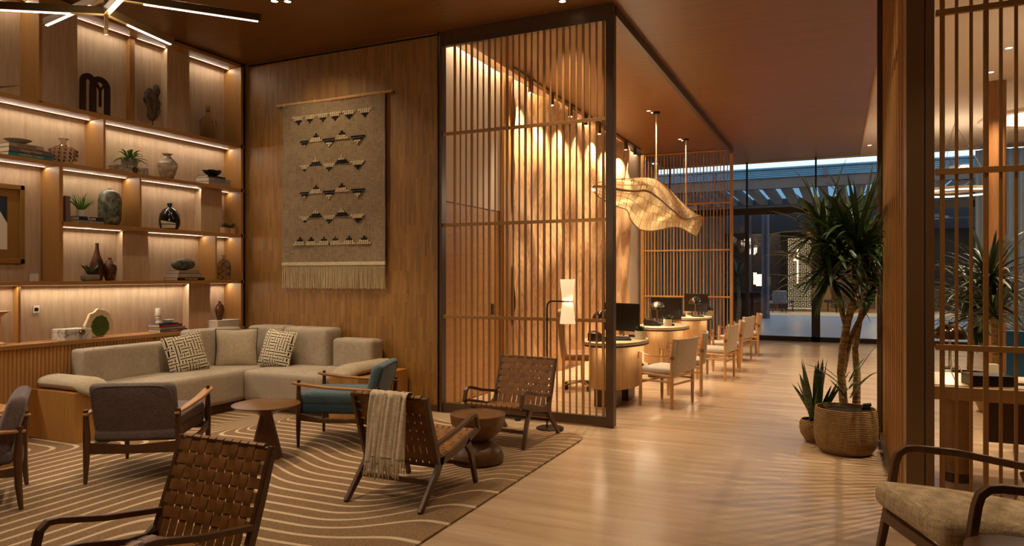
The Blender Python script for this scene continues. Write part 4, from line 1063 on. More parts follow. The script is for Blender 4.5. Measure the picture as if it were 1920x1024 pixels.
# ------------------------------------------------------------------ tweed lounge chair lower right
def tweed_chair():
    t = thing('tweed_armchair', 'beige tweed armchair with dark bent wood arms at the lower right', 'armchair')
    for sx in (-1, 1):
        x = sx*.335
        b = MB(); b.rect([(x, .40, 0), (x, .345, .28), (x, .30, .56), (x, .285, .605), (x, .25, .63), (x, .20, .632), (x, .0, .612), (x, -.34, .545)], .036, .034, up=(0, 1, 0) if 0 else (1, 0, 0),
                       scales=[(.8, .9), (1, 1.15), (1, 1), (1, 1), (1, 1), (1, .9), (1, .85), (1, .9)])
        b.build('arm_leg', 'walnut', t, bevel=.006)
        b = MB(); b.rect([(x, -.52, 0), (x, -.42, .25), (x, -.33, .52)], .034, .038, up=(1, 0, 0)); b.build('leg', 'walnut', t, bevel=.006)
        b = MB(); b.rect([(x-sx*.02, .36, .30), (x-sx*.02, -.40, .22)], .026, .055); b.build('side_rail', 'walnut', t, bevel=.004)
    b = MB(); b.rect([(-.33, .355, .295), (.33, .355, .295)], .028, .055); b.build('cross_rail', 'walnut', t, bevel=.004)
    b = MB(); b.rect([(-.33, -.40, .22), (.33, -.40, .22)], .028, .05); b.build('cross_rail', 'walnut', t, bevel=.004)
    def tilt(p):
        q = (1-(p.x/.31)**2)*(1-(p.y/.4)**2)
        return (p.x, p.y, p.z+p.y*.14+(.045*q if p.z > 0 else 0))
    b = MB(); b.rbox(.305, .395, .062, .05, (0, .035, .372), fn=tilt, m=12, k=4); b.build('seat_cushion', 'tweed', t)
    def lean(p):
        q = (1-(p.x/.31)**2)*(1-(p.z/.32)**2)
        return (p.x, p.y-(p.z+.3)*.42+(.04*q if p.y > 0 else -.02*q), p.z)
    b = MB(); b.rbox(.305, .06, .30, .055, (0, -.27, .60), fn=lean, m=12, k=4); b.build('back_cushion', 'tweed', t)
    return t
tw = tweed_chair()
place(tw, (.296, 4.03, .0001), (.335, .27), 112)
tw.location.z = 0
# ------------------------------------------------------------------ reception desks
DK = [(-2.39, 8.1), (-2.40, 10.68), (-2.46, 13.25)]
who = ['nearest the slat screen', 'in the middle of the row', 'farthest from us near the glass']
M['desktop'] = plain('travertine_top', 'cdb999', .35, var=.06, vs=14)
M['reed'] = wood('reeded_ash', 'b08653', 'd0a571', 'z', .45, 1.2, .6)
M['bronze_edge'] = plain('bronze_edge', '3d2c1c', .4, .6)
def ell(a, c, n=56, z=0): return [(a*math.cos(2*PI*i/n), c*math.sin(2*PI*i/n)) for i in range(n)]
def desk(label):
    t = thing('reception_desk', label, 'desk', group='oval reception desks')
    a, c = .37, .60
    b = MB(); b.prism(ell(a, c), .715, .75, 'z'); b.build('desktop', 'desktop', t, bevel=.002)
    b = MB(); b.prism(ell(a+.004, c+.004), .70, .714, 'z'); b.prism(ell(a+.003, c+.003), .745, .748, 'z'); b.build('edge_band', 'bronze_edge', t)
    b = MB(); n = 84; P_ = []
    for i in range(n):
        for k_ in range(5):
            an = 2*PI*(i+k_/5)/n; r = 1+.02*math.sin(PI*(k_+.5)/5)
            P_.append(((a-.10)*r*math.cos(an), (c-.12)*r*math.sin(an)))
    b.prism(P_, .21, .70, 'z'); b.build('reeded_drum', 'reed', t, angle=50)
    for y0, y1 in ((-.4, -.16), (.12, .42)):
        b = MB(); b.box(-.14, .12, y0, y1, 0, .21); b.build('foot', 'bronze', t, bevel=.004)
    b = MB(); b.box(-.1, .1, -.3, .3, 0, .01); 
    return t
d0 = desk('oval reeded reception desk '+who[0])
d0.location = (*DK[0], 0)
desks = [d0]
for i in (1, 2): desks.append(dup(d0, (*DK[i], 0), 0, 'oval reeded reception desk '+who[i]))
def on_desk(i, px, py, z=.75): return onZ(px, py, z)
# mushroom lamps
def mushroom(label):
    t = thing('mushroom_lamp', label, 'lamp', group='chrome mushroom lamps on the desks')
    b = MB(); b.lathe([(.062, 0), (.062, .008), (.02, .016), (.012, .02)], n=28); b.build('base', 'blackmetal', t)
    b = MB(); b.tube([(0, 0, .01), (0, 0, .27)], .011, 12); b.build('stem', 'glass_chrome', t)
    b = MB(); b.lathe([(.125, .245), (.128, .25), (.125, .28), (.108, .315), (.078, .345), (.04, .362), (.012, .368), (.008, .38), (.001, .383)], n=40, cap0=False); b.build('lamp_shade', 'chrome', t).modifiers.new('s', 'SOLIDIFY').thickness = .003
    b = MB(); b.lathe([(.001, .262), (.02, .262), (.02, .288), (.001, .295)], n=16); b.build('bulb', 'lamp', t)
    return t
ml = mushroom('dark chrome mushroom lamp on the reception desk '+who[0])
lamps = [ml, dup(ml, label='dark chrome mushroom lamp on the desk '+who[1]), dup(ml, label='dark chrome mushroom lamp on the desk '+who[2])]
for o, px, py in zip(lamps, (1131, 1232.5, 1304), (640, 611, 594)):
    p = onZ(px, py, .75); o.location = p
    area('desk_lamp_light', (p[0], p[1], p[2]+.25), (0, 0, 0), .1, .1, 2.2, (1, .74, .46))
# monitors
def monitor(label):
    t = thing('computer_monitor', label, 'monitor', group='computer monitors on the desks')
    b = MB(); b.box(-.27, .27, -.012, .012, .08, .42); b.build('screen_panel', 'black', t, bevel=.003)
    b = MB(); b.box(-.03, .03, .0, .03, .02, .22); b.build('stand', 'glass_chrome', t)
    b = MB(); b.box(-.1, .1, -.08, .08, 0, .01); b.build('foot', 'glass_chrome', t, bevel=.003)
    return t
m0 = monitor('black computer monitor on the desk '+who[0])
mons = [m0, dup(m0, label='black computer monitor on the desk '+who[1]), dup(m0, label='black computer monitor on the desk '+who[2])]
for o, (x, y), rz in zip(mons, [(-2.40, 8.36), (-2.42, 10.95), (-2.42, 13.5)], (-21, -21, -28)):
    o.location = (x, y, .75); o.rotation_euler = (0, 0, math.radians(rz)); 
# planters
s_ = lambda b: b.lathe([(.001, .075), (.055, .078)], n=20, cap1=False)
pl = pot_plant('potted_succulent', 'spiky succulent in a cream pot on the reception desk '+who[0], (*onZ(1200.5, 636, .75)[:2], .75), lambda b: b.lathe([(.062, 0), (.064, .004), (.064, .1), (.058, .1), (.056, .08)], n=32),
               fol_rosette(40, .095, .022, (.25, 1.45), .05, .085, .035, 31), potmat='cream', group='succulents in cream pots on the desks', soil=s_, leafmat='leafd')
for (px, py), w in (((1251.5, 611), 1), ((1330, 592), 2)):
    dup(pl, (*onZ(px, py, .75)[:2], .75), 40*w, 'spiky succulent in a cream pot on the reception desk '+who[w])
# desk phones, keyboards, mice
def phone(label):
    t = thing('desk_phone', label, 'telephone', group='black desk phones')
    b = MB(); b.prism([(-.1, 0), (.1, 0), (.1, .02), (-.08, .09), (-.1, .09)], -.09, .09, 'x'); b.build('phone_body', 'black', t, bevel=.004)
    b = MB(); b.rect([(-.07, -.09, .10), (-.07, -.03, .108), (-.07, .04, .085), (-.07, .1, .05)], .04, .02); b.build('handset', 'black', t, bevel=.006)
    return t
ph = phone('black desk phone on the reception desk '+who[0]); ph.location = (-2.50, 7.80, .75); ph.rotation_euler = (0, 0, -.6)
dup(ph, (-2.54, 10.55, .75), -30, 'black desk phone on the reception desk '+who[1]); dup(ph, (-2.66, 13.1, .75), -30, 'black desk phone on the reception desk '+who[2])
for i, (x, y) in enumerate(((-2.30, 8.08), (-2.36, 10.75), (-2.35, 13.25))):
    b = MB(); b.rbox(.09, .16, .011, .008, (0, 0, .011), 2, 4)
    if i == 0: kb = one('keyboard', b, 'black', 'black keyboard lying on the desk '+who[0], 'keyboard', (x, y, .75), 20, 'keyboards on the desks')
    else: dup(kb, (x, y, .75), 20, 'black keyboard lying on the desk '+who[i])
b = MB(); b.rbox(.03, .05, .016, .014, (0, 0, .016), 2, 4)
one('computer_mouse', b, 'black', 'black mouse beside the succulent on the nearest desk', 'mouse', (*onZ(1186, 632, .75)[:2], .75), 60)
b = MB(); b.lathe([(.05, 0), (.09, .07), (.086, .07), (.048, .006)], n=24)
one('chrome_bowl', b, 'glass_chrome', 'small steel bowl on the farthest reception desk', 'bowl', (*onZ(1290, 590, .75)[:2], .75))
# under-top glow on reeded drums
for (x, y) in DK:
    for sy, off in ((1, .2), (-1, -.2)):
        area('desk_edge_light', (x+.345, y+off, .695), (0, math.radians(12), 0), .02, .35, .5, (1, .82, .58))
    area('desk_edge_light', (x, y-.56, .695), (math.radians(12), 0, 0), .4, .02, .5, (1, .82, .58))

# ------------------------------------------------------------------ canvas director chairs
def director(label):
    t = thing('canvas_armchair', label, 'chair', group='canvas visitor chairs at the reception desks')
    W, Dp = .262, .2
    for sx in (-1, 1):
        b = MB(); b.tube([(sx*W, -Dp, 0), (sx*W, -Dp, .1), (sx*W, -Dp, .60), (sx*W, -Dp-.03, .79)], [.014, .02, .02, .016], 10); b.build('leg', 'light_wood', t)
        b = MB(); b.tube([(sx*W, Dp, 0), (sx*W, Dp, .1), (sx*W, Dp, .60), (sx*W, Dp, .625)], [.014, .02, .018, .012], 10); b.build('leg', 'light_wood', t)
        b = MB(); pts = []; 
        for i in range(9):
            u = i/8; pts.append((sx*W, Dp+.02-(2*Dp+.03)*u, .62-.035*math.sin(PI*u)-.01*u))
        b.rect(pts, .032, .006, up=(0, 0, 1)); b.rect([(sx*W, Dp+.022, .62), (sx*W, Dp+.024, .55)], .032, .005, up=(0, 1, 0)); b.tube([(sx*(W-.03), -Dp-.012, .575), (sx*(W+.03), -Dp-.012, .575)], .024, 12); b.build('arm_strap', 'strapleather', t)
        b = MB(); b.tube([(sx*W, -Dp, .3), (sx*W, Dp, .3)], .012, 8); b.build('side_rail', 'light_wood', t)
        b = MB(); b.tube([(sx*(W-.005), -Dp-.01, .36), (sx*(W-.005), Dp+.02, .38)], .016, 8); b.build('side_rail', 'light_wood', t)
    b = MB()
    for y_, z_ in ((-Dp, .27), (Dp, .27), (-Dp, .36), (Dp, .36)): b = MB(); b.tube([(-W, y_, z_), (W, y_, z_)], .013, 8); b.build('cross_rail', 'light_wood', t)
    b = MB(); b.rbox(.25, .215, .035, .03, (0, .01, .415), fn=puff(.26, .215, .035, .012)); b.build('seat_cushion', 'canvas', t)
    b = MB(); b.rbox(.25, .008, .19, .007, (0, 0, 0), 2, 6, fn=lambda p: (p.x, p.y-.235-(p.z+.19)*.10-.012*(1-(p.x/.25)**2), p.z+.60)); b.build('back_panel', 'canvas', t)
    b = MB()
    for sx in (-1, 1): b = MB(); b.tube([(sx*.25, -.215, .41), (sx*.25, -.225, .60), (sx*.25, -.247, .79)], .024, 10); b.build('back_sleeve', 'canvas', t)
    return t
dc = director('canvas armchair facing the desk nearest the screen, front one of its pair')
place(dc, (-1.685, 7.92), (-.262, -.2), 75); dc.location.z = 0
chs = [((-1.53, 8.90), 100, 'canvas armchair seen edge-on behind the front chair of the nearest desk'),
       ((-1.45, 10.39), 84, 'canvas armchair at the middle desk, front one of its pair'),
       ((-1.37, 11.40), 100, 'canvas armchair seen edge-on behind the front chair of the middle desk'),
       ((-1.50, 12.75), 79, 'canvas armchair at the farthest desk, front one of its pair'),
       ((-1.33, 13.8), 100, 'farthest canvas armchair, seen edge-on near the glass wall')]
for f_, rz, lb in chs:
    c = dup(dc, label=lb); place(c, f_, (-.262, -.2), rz); c.location.z = 0
# ------------------------------------------------------------------ office chairs
def office(label):
    t = thing('office_chair', label, 'chair', group='mustard office chairs behind the desks')
    b = MB()
    for i in range(5):
        a = 2*PI*i/5+.3; b.rect([(0, 0, .1), (.27*math.cos(a), .27*math.sin(a), .065)], .035, .022, scales=[(1.2, 1.3), (.7, .8)])
    b.tube([(0, 0, .06), (0, 0, .38)], .022, 12); b.build('swivel_base', 'glass_chrome', t)
    for i in range(5):
        a = 2*PI*i/5+.3; b = MB(); b.T = Matrix.Translation((.27*math.cos(a), .27*math.sin(a), .03)) @ Matrix.Rotation(a, 4, 'Z') @ Matrix.Rotation(PI/2, 4, 'X'); b.lathe([(.03, -.02), (.03, .02)], n=16); b.build('caster', 'black', t, bevel=.004)
    b = MB(); b.rbox(.25, .25, .05, .04, (0, .02, .44)); b.build('seat', 'strapleather', t)
    def sh(p):
        return (p.x*(1-.25*max(0, -p.z)), p.y-(p.z+.3)*.12+.35*p.x*p.x, p.z)
    b = MB(); b.rbox(.27, .035, .33, .03, (0, -.25, .72), fn=sh, m=10); b.build('backrest', M['mustard'], t)
    return t
M['mustard'] = fabric('mustard_fabric', '8d6a34', 'b08a4c', 240)
oc = office('mustard office chair behind the reception desk nearest the screen'); oc.location = (*onZ(1092, 728)[:2], 0); oc.rotation_euler = (0, 0, math.radians(-70))
dup(oc, (-3.2, 11.4, 0), -80, 'mustard office chair behind the middle reception desk')

# ------------------------------------------------------------------ track spots on the carved wall
t = thing('spotlight_track', 'slim brass track along the ceiling above the carved wall', 'track')
b = MB(); b.box(-3.80, -3.76, 8.2, 14.6, ZC-.03, ZC); b.build('rail', 'brass', t)
spy = [8.76, 9.53, 10.33, 11.05, 11.8, 12.6, 13.5, 14.2]
ords = ['nearest', 'second', 'third', 'fourth', 'fifth', 'sixth', 'seventh', 'farthest']
for i, y in enumerate(spy):
    q = thing('track_spotlight', '%s small brass cylinder spotlight from us on the ceiling track' % ords[i], 'spotlight', (-3.78, y, ZC-.03), 0, 'cylinder spotlights on the track')
    b = MB(); b.tube([(0, 0, 0), (0, 0, -.17)], .035, 16); b.build('housing', 'brass', q)
    b = MB(); b.tube([(0, 0, -.168), (0, 0, -.176)], .026, 16); b.build('lens', 'lamp', q)
    spot('track_light', (-3.78, y, ZC-.215), (XR+.02, y+.3, 1.2), 210, 95, 1.0, (1, .80, .54), .02)
# recessed downlights in the wood ceiling
dl = [(-5.0, 5.25), (-4.89, 5.31), (-2.44, 6.44), (-2.78, 11.30), (-2.75, 11.45), (-2.80, 13.9), (-2.77, 14.05)]
nm = ['left of a pair over the lounge', 'right of a pair over the lounge', 'single one just before the slat screen', 'left one beside the near pendant cord', 'right one beside the near pendant cord', 'left one beside the far pendant cord', 'right one beside the far pendant cord']
for (x, y), n_ in zip(dl, nm):
    q = thing('downlight', 'small recessed ceiling downlight, '+n_, 'downlight', (x, y, ZC), 0, 'recessed ceiling downlights')
    b = MB(); b.lathe([(.045, 0), (.045, -.004), (.034, -.006), (.034, .0)], n=20, cap1=False); b.build('trim_ring', 'bronze', q)
    b = MB(); b.lathe([(.001, -.003), (.033, -.003)], n=20, cap0=False, cap1=False); b.build('lens', 'lamp', q)

# ------------------------------------------------------------------ rattan pendant
PT = thing('rattan_pendant', 'huge leaf-shaped woven rattan pendant glowing over the reception desks', 'pendant lamp', (-2.69, 12.2, 3.2))
PO = Vector((-2.69, 12.2, 3.2))
# longitudinal canes: lists of (px, py, X plane); each read on its own vertical plane
canes = [
 [(1113, 347, -2.74), (1135, 339, -2.80), (1165, 336, -2.85), (1195, 334, -2.88), (1213, 333.5, -2.88), (1232, 337, -2.88), (1248, 348, -2.86), (1262, 362, -2.84), (1278, 379, -2.80), (1292, 392, -2.74), (1306, 401, -2.70), (1317, 408, -2.66)],
 [(1113, 348, -2.66), (1135, 343, -2.62), (1165, 342, -2.60), (1195, 341, -2.58), (1213, 341, -2.58), (1232, 346, -2.58), (1248, 358, -2.58), (1262, 372, -2.58), (1275, 387, -2.58), (1287, 401, -2.58), (1300, 411, -2.58), (1314, 417, -2.58)],
 [(1113, 349, -2.60), (1135, 350, -2.48), (1165, 356, -2.40), (1190, 358.5, -2.38), (1208, 357.5, -2.38), (1222, 363, -2.38), (1237, 374, -2.40), (1250, 385, -2.42), (1263, 396, -2.46), (1278, 409, -2.52), (1292, 410, -2.54), (1312, 404, -2.58)],
 [(1112, 352, -2.62), (1133, 358, -2.55), (1163, 364, -2.50), (1183, 368, -2.48), (1200, 377, -2.48), (1215, 390, -2.48), (1232, 396, -2.48), (1246, 402, -2.50), (1260, 408, -2.52), (1278, 412, -2.55), (1294, 420, -2.58), (1316, 410, -2.60)],
 [(1112, 355, -2.66), (1131, 366, -2.66), (1161, 373, -2.66), (1179, 382, -2.66), (1192, 396, -2.66), (1208, 408, -2.66), (1228, 409, -2.64), (1244, 412, -2.62), (1258, 414, -2.62), (1276, 416, -2.62), (1296, 428, -2.62), (1314, 424, -2.62)],
 [(1113, 359, -2.72), (1128, 372, -2.80), (1158, 387, -2.84), (1176, 394, -2.86), (1184, 414, -2.86), (1200, 430, -2.84), (1222, 433, -2.80), (1242, 430, -2.76), (1257, 426.5, -2.74), (1275, 427, -2.70), (1293, 437, -2.66), (1305, 443.5, -2.64)]]
def lim(px, py, X):
    d = ray(px, py); return onX(px, py, max(X, 15.05*d[0]/d[1]))
CP = [[Vector(lim(*q))-PO for q in c] for c in canes]
def crv(pts, u):
    n = len(pts)-1; k = min(n-1, int(u*n)); w = u*n-k
    p0, p1, p2, p3 = pts[max(0, k-1)], pts[k], pts[k+1], pts[min(n, k+2)]
    return .5*((2*p1)+(-p0+p2)*w+(2*p0-5*p1+4*p2-p3)*w*w+(-p0+3*p1-3*p2+p3)*w**3)
def surf(u, v): return crv([crv(c, u) for c in CP], v)
s = Nodes('rattan_strands'); v = s.noise(s.co(), 22, 3)
s.l(s.ramp(v, [(.35, 'bf9c66'), (.65, 'ecd5a4')]), s.b.inputs['Base Color'])
tl = s.n('ShaderNodeBsdfTranslucent'); tl.inputs['Color'].default_value = lin('f0d29c'); mx = s.n('ShaderNodeMixShader'); mx.inputs[0].default_value = .45
s.l(s.b.outputs[0], mx.inputs[1]); s.l(tl.outputs[0], mx.inputs[2]); s.l(mx.outputs[0], s.out.inputs['Surface']); s.b.inputs['Roughness'].default_value = .5
M['rattan'] = s.m
M['ribcane'] = plain('pale_rib_cane', 'b08a52', .5)
M['cane'] = plain('rattan_cane', '7a5426', .5)
b = MB(); n = 520
for i in range(n):
    u = (i+.5)/n; du = .27/n
    if int(i*7.3) % 23 == 0: continue
    vs = []; fs = []; N = 26
    for k in range(N+1):
        a = surf(max(0, u-du), k/N); c = surf(min(1, u+du), k/N); vs += [a, c]
        if k: fs.append((2*k-2, 2*k-1, 2*k+1, 2*k))
    b.add(vs, fs)
b.build('rattan_weave', 'rattan', PT, angle=180)
for j, r in ((0, .008), (2, .016), (5, .012)):
    b = MB(); b.tube([crv(CP[j], i/48) for i in range(49)], r, 6); b.build('rim_cane', 'cane', PT)
b = MB()
for v_ in (.12, .28, .52, .68, .84): b.tube([surf(i/48, v_) for i in range(49)], .005, 5)
for u_ in [i/16 for i in range(1, 16)]: b.tube([surf(u_, i/16) for i in range(17)], .004, 5)
b.tube([surf(0, i/16) for i in range(17)], .012, 6); b.tube([surf(1, i/16) for i in range(17)], .012, 6)
b.build('rib_canes', M['ribcane'], PT)
for (px, py, yy) in ((1236, 336, 11.45), (1291, 392, 13.95)):
    top = Vector((-2.69, yy, ZC))-PO; bot = Vector((-2.69, yy, onY(px, py, yy)[2]))-PO
    b = MB(); b.tube([top, bot], .011, 8); b.build('suspension_rope', 'creamthread', PT)
    b = MB(); b.lathe([(.06, -.03), (.06, 0)], tuple(top), 24); b.build('ceiling_rose', 'blackmetal', PT)
for u_, v_, pw in ((.12, .35, 5), (.3, .3, 8), (.5, .35, 8), (.7, .4, 5), (.93, .55, 2)):
    p = surf(u_, v_)+PO; point('pendant_bulb', (-2.70, p.y, p.z-.03), pw, (1, .82, .56), .1)
# ------------------------------------------------------------------ basket plants by the right screen
s = Nodes('coiled_basket')
w = s.n('ShaderNodeTexWave', wave_type='BANDS', bands_direction='Z', wave_profile='SIN'); w.inputs['Scale'].default_value = 22; w.inputs['Distortion'].default_value = .6; w.inputs['Detail'].default_value = 1
s.l(s.co(), w.inputs['Vector']); n1 = s.noise(s.co((1, 1, .2)), 60, 3)
f = s.math('MULTIPLY_ADD', w.outputs['Fac'], .6, s.math('MULTIPLY', n1, .4))
s.l(s.ramp(f, [(.25, '5e4420'), (.6, '9a7640'), (.8, 'b8945a')]), s.b.inputs['Base Color']); s.bump(w.outputs['Fac'], .8, .006)
M['basket'] = s.done(.8)
s = Nodes('snake_leaf'); v = s.noise(s.co((3, 3, 16)), 3, 3); s.l(s.ramp(v, [(.4, '1f3017'), (.6, '405a2a')]), s.b.inputs['Base Color']); M['snake'] = s.done(.4)
s = Nodes('yucca_bark'); v = s.noise(s.co((1, 1, 7)), 12, 5, .6); s.l(s.ramp(v, [(.35, '53401f'), (.65, 'a58550')]), s.b.inputs['Base Color']); s.bump(v, 1, .01); M['bark'] = s.done(.85)
def basket(b, prof): b.lathe(prof, n=72, cap1=False)
def crown(t, c, n, L, w, seed, mat='leaf', up=(-.5, 1.35), bend=.35, parent=None):
    R = random.Random(seed); b = MB()
    for i in range(n):
        a = R.uniform(0, 2*PI); e = R.uniform(*up)
        l_ = L*R.uniform(.7, 1.15)*(1 if e > 0 else .85)
        st = Vector(c)+Vector((.02*math.cos(a), .02*math.sin(a), R.uniform(-.12, .06)))
        strap_leaf(b, st, (math.cos(a)*math.cos(e), math.sin(a)*math.cos(e), math.sin(e)), l_, w*R.uniform(.7, 1.15), bend*R.uniform(.15, 1.4), n=7, fold=.18)
    return b.build('foliage', mat, t, angle=60)
def fix_x(t, lim):
    for o in t.children:
        if o.name.startswith('foliage'):
            for v in o.data.vertices:
                wx = v.co.x+t.location.x
                if wx > lim: v.co.x -= (wx-lim)*.92
pt = (.07, 6.62)
t = thing('potted_yucca', 'tall yucca tree with drooping dark leaves in the big coiled basket', 'plant', (*pt, 0))
b = MB(); basket(b, [(.17, 0), (.2, .01), (.235, .06), (.25, .14), (.252, .22), (.245, .33), (.238, .38), (.228, .38), (.232, .33)]); b.build('basket', 'basket', t, angle=60)
b = MB(); b.lathe([(.001, .345), (.233, .345)], n=36, cap0=False, cap1=False); b.build('soil', 'soil', t)
def P2(px, py, Y=6.62): p = onY(px, py, Y); return Vector((p[0]-pt[0], p[1]-pt[1], p[2]))
trunks = [([(1582, 760, 6.6), (1577, 700, 6.6), (1580, 655, 6.6), (1590, 600, 6.6), (1603, 560, 6.58), (1612, 520, 6.55), (1610, 480, 6.55)], .034, .026),
          ([(1580, 700, 6.62), (1592, 640, 6.66), (1612, 600, 6.7), (1630, 570, 6.74), (1640, 545, 6.76)], .026, .02),
          ([(1588, 620, 6.6), (1575, 575, 6.6), (1566, 545, 6.6), (1560, 520, 6.6)], .02, .016)]
for pts, r0, r1 in trunks:
    b = MB(); P_ = [P2(*q) for q in pts]; P_[0].z = max(.3, P_[0].z) if r0 > .03 else P_[0].z
    n_ = len(P_); b.tube(P_, [r0+(r1-r0)*i/(n_-1) for i in range(n_)], 12); b.build('trunk', 'bark', t)
for (px, py, Y), n_, L, sd in (((1606, 470, 6.55), 100, .66, 1), ((1642, 530, 6.76), 55, .5, 2), ((1556, 510, 6.6), 75, .56, 3), ((1545, 440, 6.5), 60, .56, 4), ((1612, 445, 6.55), 60, .62, 9)):
    crown(t, P2(px, py, Y), n_, L, .043, sd, 'leaf', (-.75, 1.4))
b = MB(); b.tube([P2(1610, 480, 6.55), P2(1580, 452, 6.52), P2(1545, 430, 6.5)], .02, 10); b.tube([P2(1606, 500, 6.55), P2(1606, 440, 6.6)], .024, 10); b.build('trunk', 'bark', t)
crown(t, P2(1590, 722, 6.55), 9, .38, .03, 11, 'leaf', (.1, 1.1), .25)
fix_x(t, .33)
t = thing('potted_snake_plant', 'upright snake plant in the small round basket', 'plant', (-.17, 6.93, 0))
b = MB(); basket(b, [(.075, 0), (.09, .01), (.13, .07), (.142, .12), (.14, .17), (.125, .2), (.116, .2), (.13, .165)]); b.build('basket', 'basket', t, angle=60)
b = MB(); b.lathe([(.001, .18), (.122, .18)], n=30, cap0=False, cap1=False); b.build('soil', 'soil', t)
R = random.Random(5); b = MB()
for i in range(19):
    a = R.uniform(0, 2*PI); e = R.uniform(1.05, 1.5); q = R.uniform(.0, .07)
    strap_leaf(b, (q*math.cos(a), q*math.sin(a), .17), (math.cos(a)*math.cos(e), math.sin(a)*math.cos(e), math.sin(e)), R.uniform(.36, .60), .055, R.uniform(-.06, .04), n=7, fold=.25)
b.build('foliage', 'snake', t, angle=60)
t = thing('potted_yucca', 'second yucca trunk in the basket half hidden behind the big basket', 'plant', (.16, 7.08, 0))
b = MB(); basket(b, [(.10, 0), (.13, .02), (.165, .1), (.17, .2), (.16, .3), (.15, .3), (.158, .2)]); b.build('basket', 'basket', t, angle=60)
b = MB(); b.lathe([(.001, .27), (.152, .27)], n=30, cap0=False, cap1=False); b.build('soil', 'soil', t)
pt = (.16, 7.08)
b = MB(); b.tube([Vector((0, -.02, .25)), P2(1607, 700, 7.05), P2(1603, 655, 7.0), P2(1612, 600, 7.0), P2(1622, 560, 7.0), P2(1628, 500, 7.0)], [.036, .03, .026, .024, .022, .02], 12); b.build('trunk', 'bark', t)
crown(t, P2(1632, 470, 7.0), 70, .50, .034, 6, 'leafd', (-.7, 1.4)); fix_x(t, .33)
b = MB(); b.T = Matrix.Rotation(-.15, 4, 'Y'); b.box(-.035, .035, -.03, .03, 0, .028); b.box(-.02, .045, -.028, .028, .03, .05)
one('sensor_box', b, 'black', 'small black box resting on the rim of the big basket', 'box', (.225, 6.56, .382), bevel=.003)
# plant standing left of the picture: one leaf tip reaches in
def pv(px, py, f):
    d = Vector(ray(px, py)); return d*f+Vector((0, 0, EYE))
c0 = pv(-330, 225, 2.2)
t = thing('potted_dracaena', 'plant at the upper left edge, only one green leaf tip in view', 'plant', (c0.x, c0.y, 0))
b = MB(); basket(b, [(.14, 0), (.17, .01), (.2, .1), (.19, .3), (.18, .3)]); b.build('basket', 'basket', t)
b = MB(); b.tube([(0, 0, .05), (.03, 0, 1.0), (0, 0, c0.z)], [.035, .03, .022], 8); b.build('trunk', 'bark', t)
crown(t, (0, 0, c0.z), 40, .22, .03, 77, 'leaf', (-.5, 1.3), .4)
q = pv(42, 168, 2.2)-c0; b = MB(); strap_leaf(b, (0, 0, c0.z), (q.x, q.y, q.z+.03), q.length*1.0, .045, .03, n=10, fold=.2); b.build('foliage', 'leafb', t)
# ------------------------------------------------------------------ room on the right behind the slat screen
M['burl'] = wood('burl_oak', '6d4d2c', 'a27b4b', 'x', .4, .35, .6)
t = thing('executive_desk', 'burl wood desk on round legs behind the right slat screen', 'desk', (1.6, 6.05, 0))
b = MB(); b.box(-1.05, 1.2, -.40, .42, .645, .74); b.build('desktop', 'burl', t, bevel=.01)
b = MB(); b.box(-1.0, 1.2, -.36, .38, .738, .745); b.build('leather_inlay', 'desktop', t)
for x, y in ((-.80, 0), (.9, 0)):
    b = MB(); b.lathe([(.10, .07), (.10, .645)], (x, y, 0), 40); o = b.build('leg', 'burl', t); b = MB(); b.lathe([(.094, 0), (.094, .07)], (x, y, 0), 40); b.build('leg_band', 'bronze', o)
b = MB(); b.box(-.60, 1.0, .1, .14, .28, .645); b.build('modesty_panel', 'walnut', t)
tm = thing('computer_monitor', 'monitor with a plain blue back on the burl desk', 'monitor', (1.33, 6.12, .745), 0)
M['blueback'] = plain('blue_monitor_back', '1c5a86', .45)
b = MB(); b.box(-.215, .215, -.012, .012, .03, .36); b.build('screen_panel', 'blueback', tm, bevel=.004)
b = MB(); b.box(-.06, .06, -.02, .1, 0, .01); b.box(-.02, .02, .015, .03, .005, .2); b.build('stand', 'black', tm)
b = MB(); b.rbox(.012, .002, .004, .0015, (0, 0, 0), 1, 1); b.T = None
lm = dup(ml, (*onZ(1781, 691, .745)[:2], .745), 0, 'dark chrome mushroom lamp on the burl desk behind the right screen', 'chrome mushroom lamps on the desks')
area('desk_lamp_light', (lm.location.x, lm.location.y, .98), (0, 0, 0), .1, .1, 2.5, (1, .74, .46))
b = MB(); b.box(-.13, .13, -.1, .1, 0, .075)
one('document_box', b, 'black', 'black open box of cables on the burl desk', 'box', (.95, 5.80, .745), 10, bevel=.004)
b = MB(); b.tube([(.0, .0, .0), (-.03, .02, .08), (-.01, .04, .15), (.03, .03, .1), (.05, 0, .02), (.08, -.02, .004)], .004, 6)
one('lamp_cable', b, 'bk_white', 'pale lamp cable looping up from the burl desk', 'cable', (.77, 5.85, .748))
b = MB(); b.prism([(-.05, 0), (.05, 0), (.03, .12), (-.01, .12)], -.04, .04, 'x')
one('phone_stand', b, 'cream', 'small cream angled phone stand beside the blue monitor', 'stand', (1.02, 6.05, .745), 20)
b = MB(); b.box(-.12, .12, -.05, .05, 0, .006)
one('notebook', b, 'black', 'thin black notebook lying on the burl desk under the monitor', 'notebook', (1.14, 5.9, .745))
# swivel chair behind desk: dark woven back
t = thing('desk_chair', 'dark woven-back chair tucked under the burl desk', 'chair', (1.45, 5.45+.0, 0), 0)
t.location = (1.62, 6.95, 0)
b = MB(); b.rbox(.27, .25, .04, .03, (0, 0, .44)); b.build('seat', 'leatheredge', t); b = MB(); b.rbox(.27, .03, .25, .025, (0, .27, .72)); b.build('backrest', 'leatheredge', t)
for x in (-.24, .24):
    for y in (-.22, .24): b = MB(); b.tube([(x, y, 0), (x, y, .42)], .018, 8); b.build('leg', 'walnut', t)
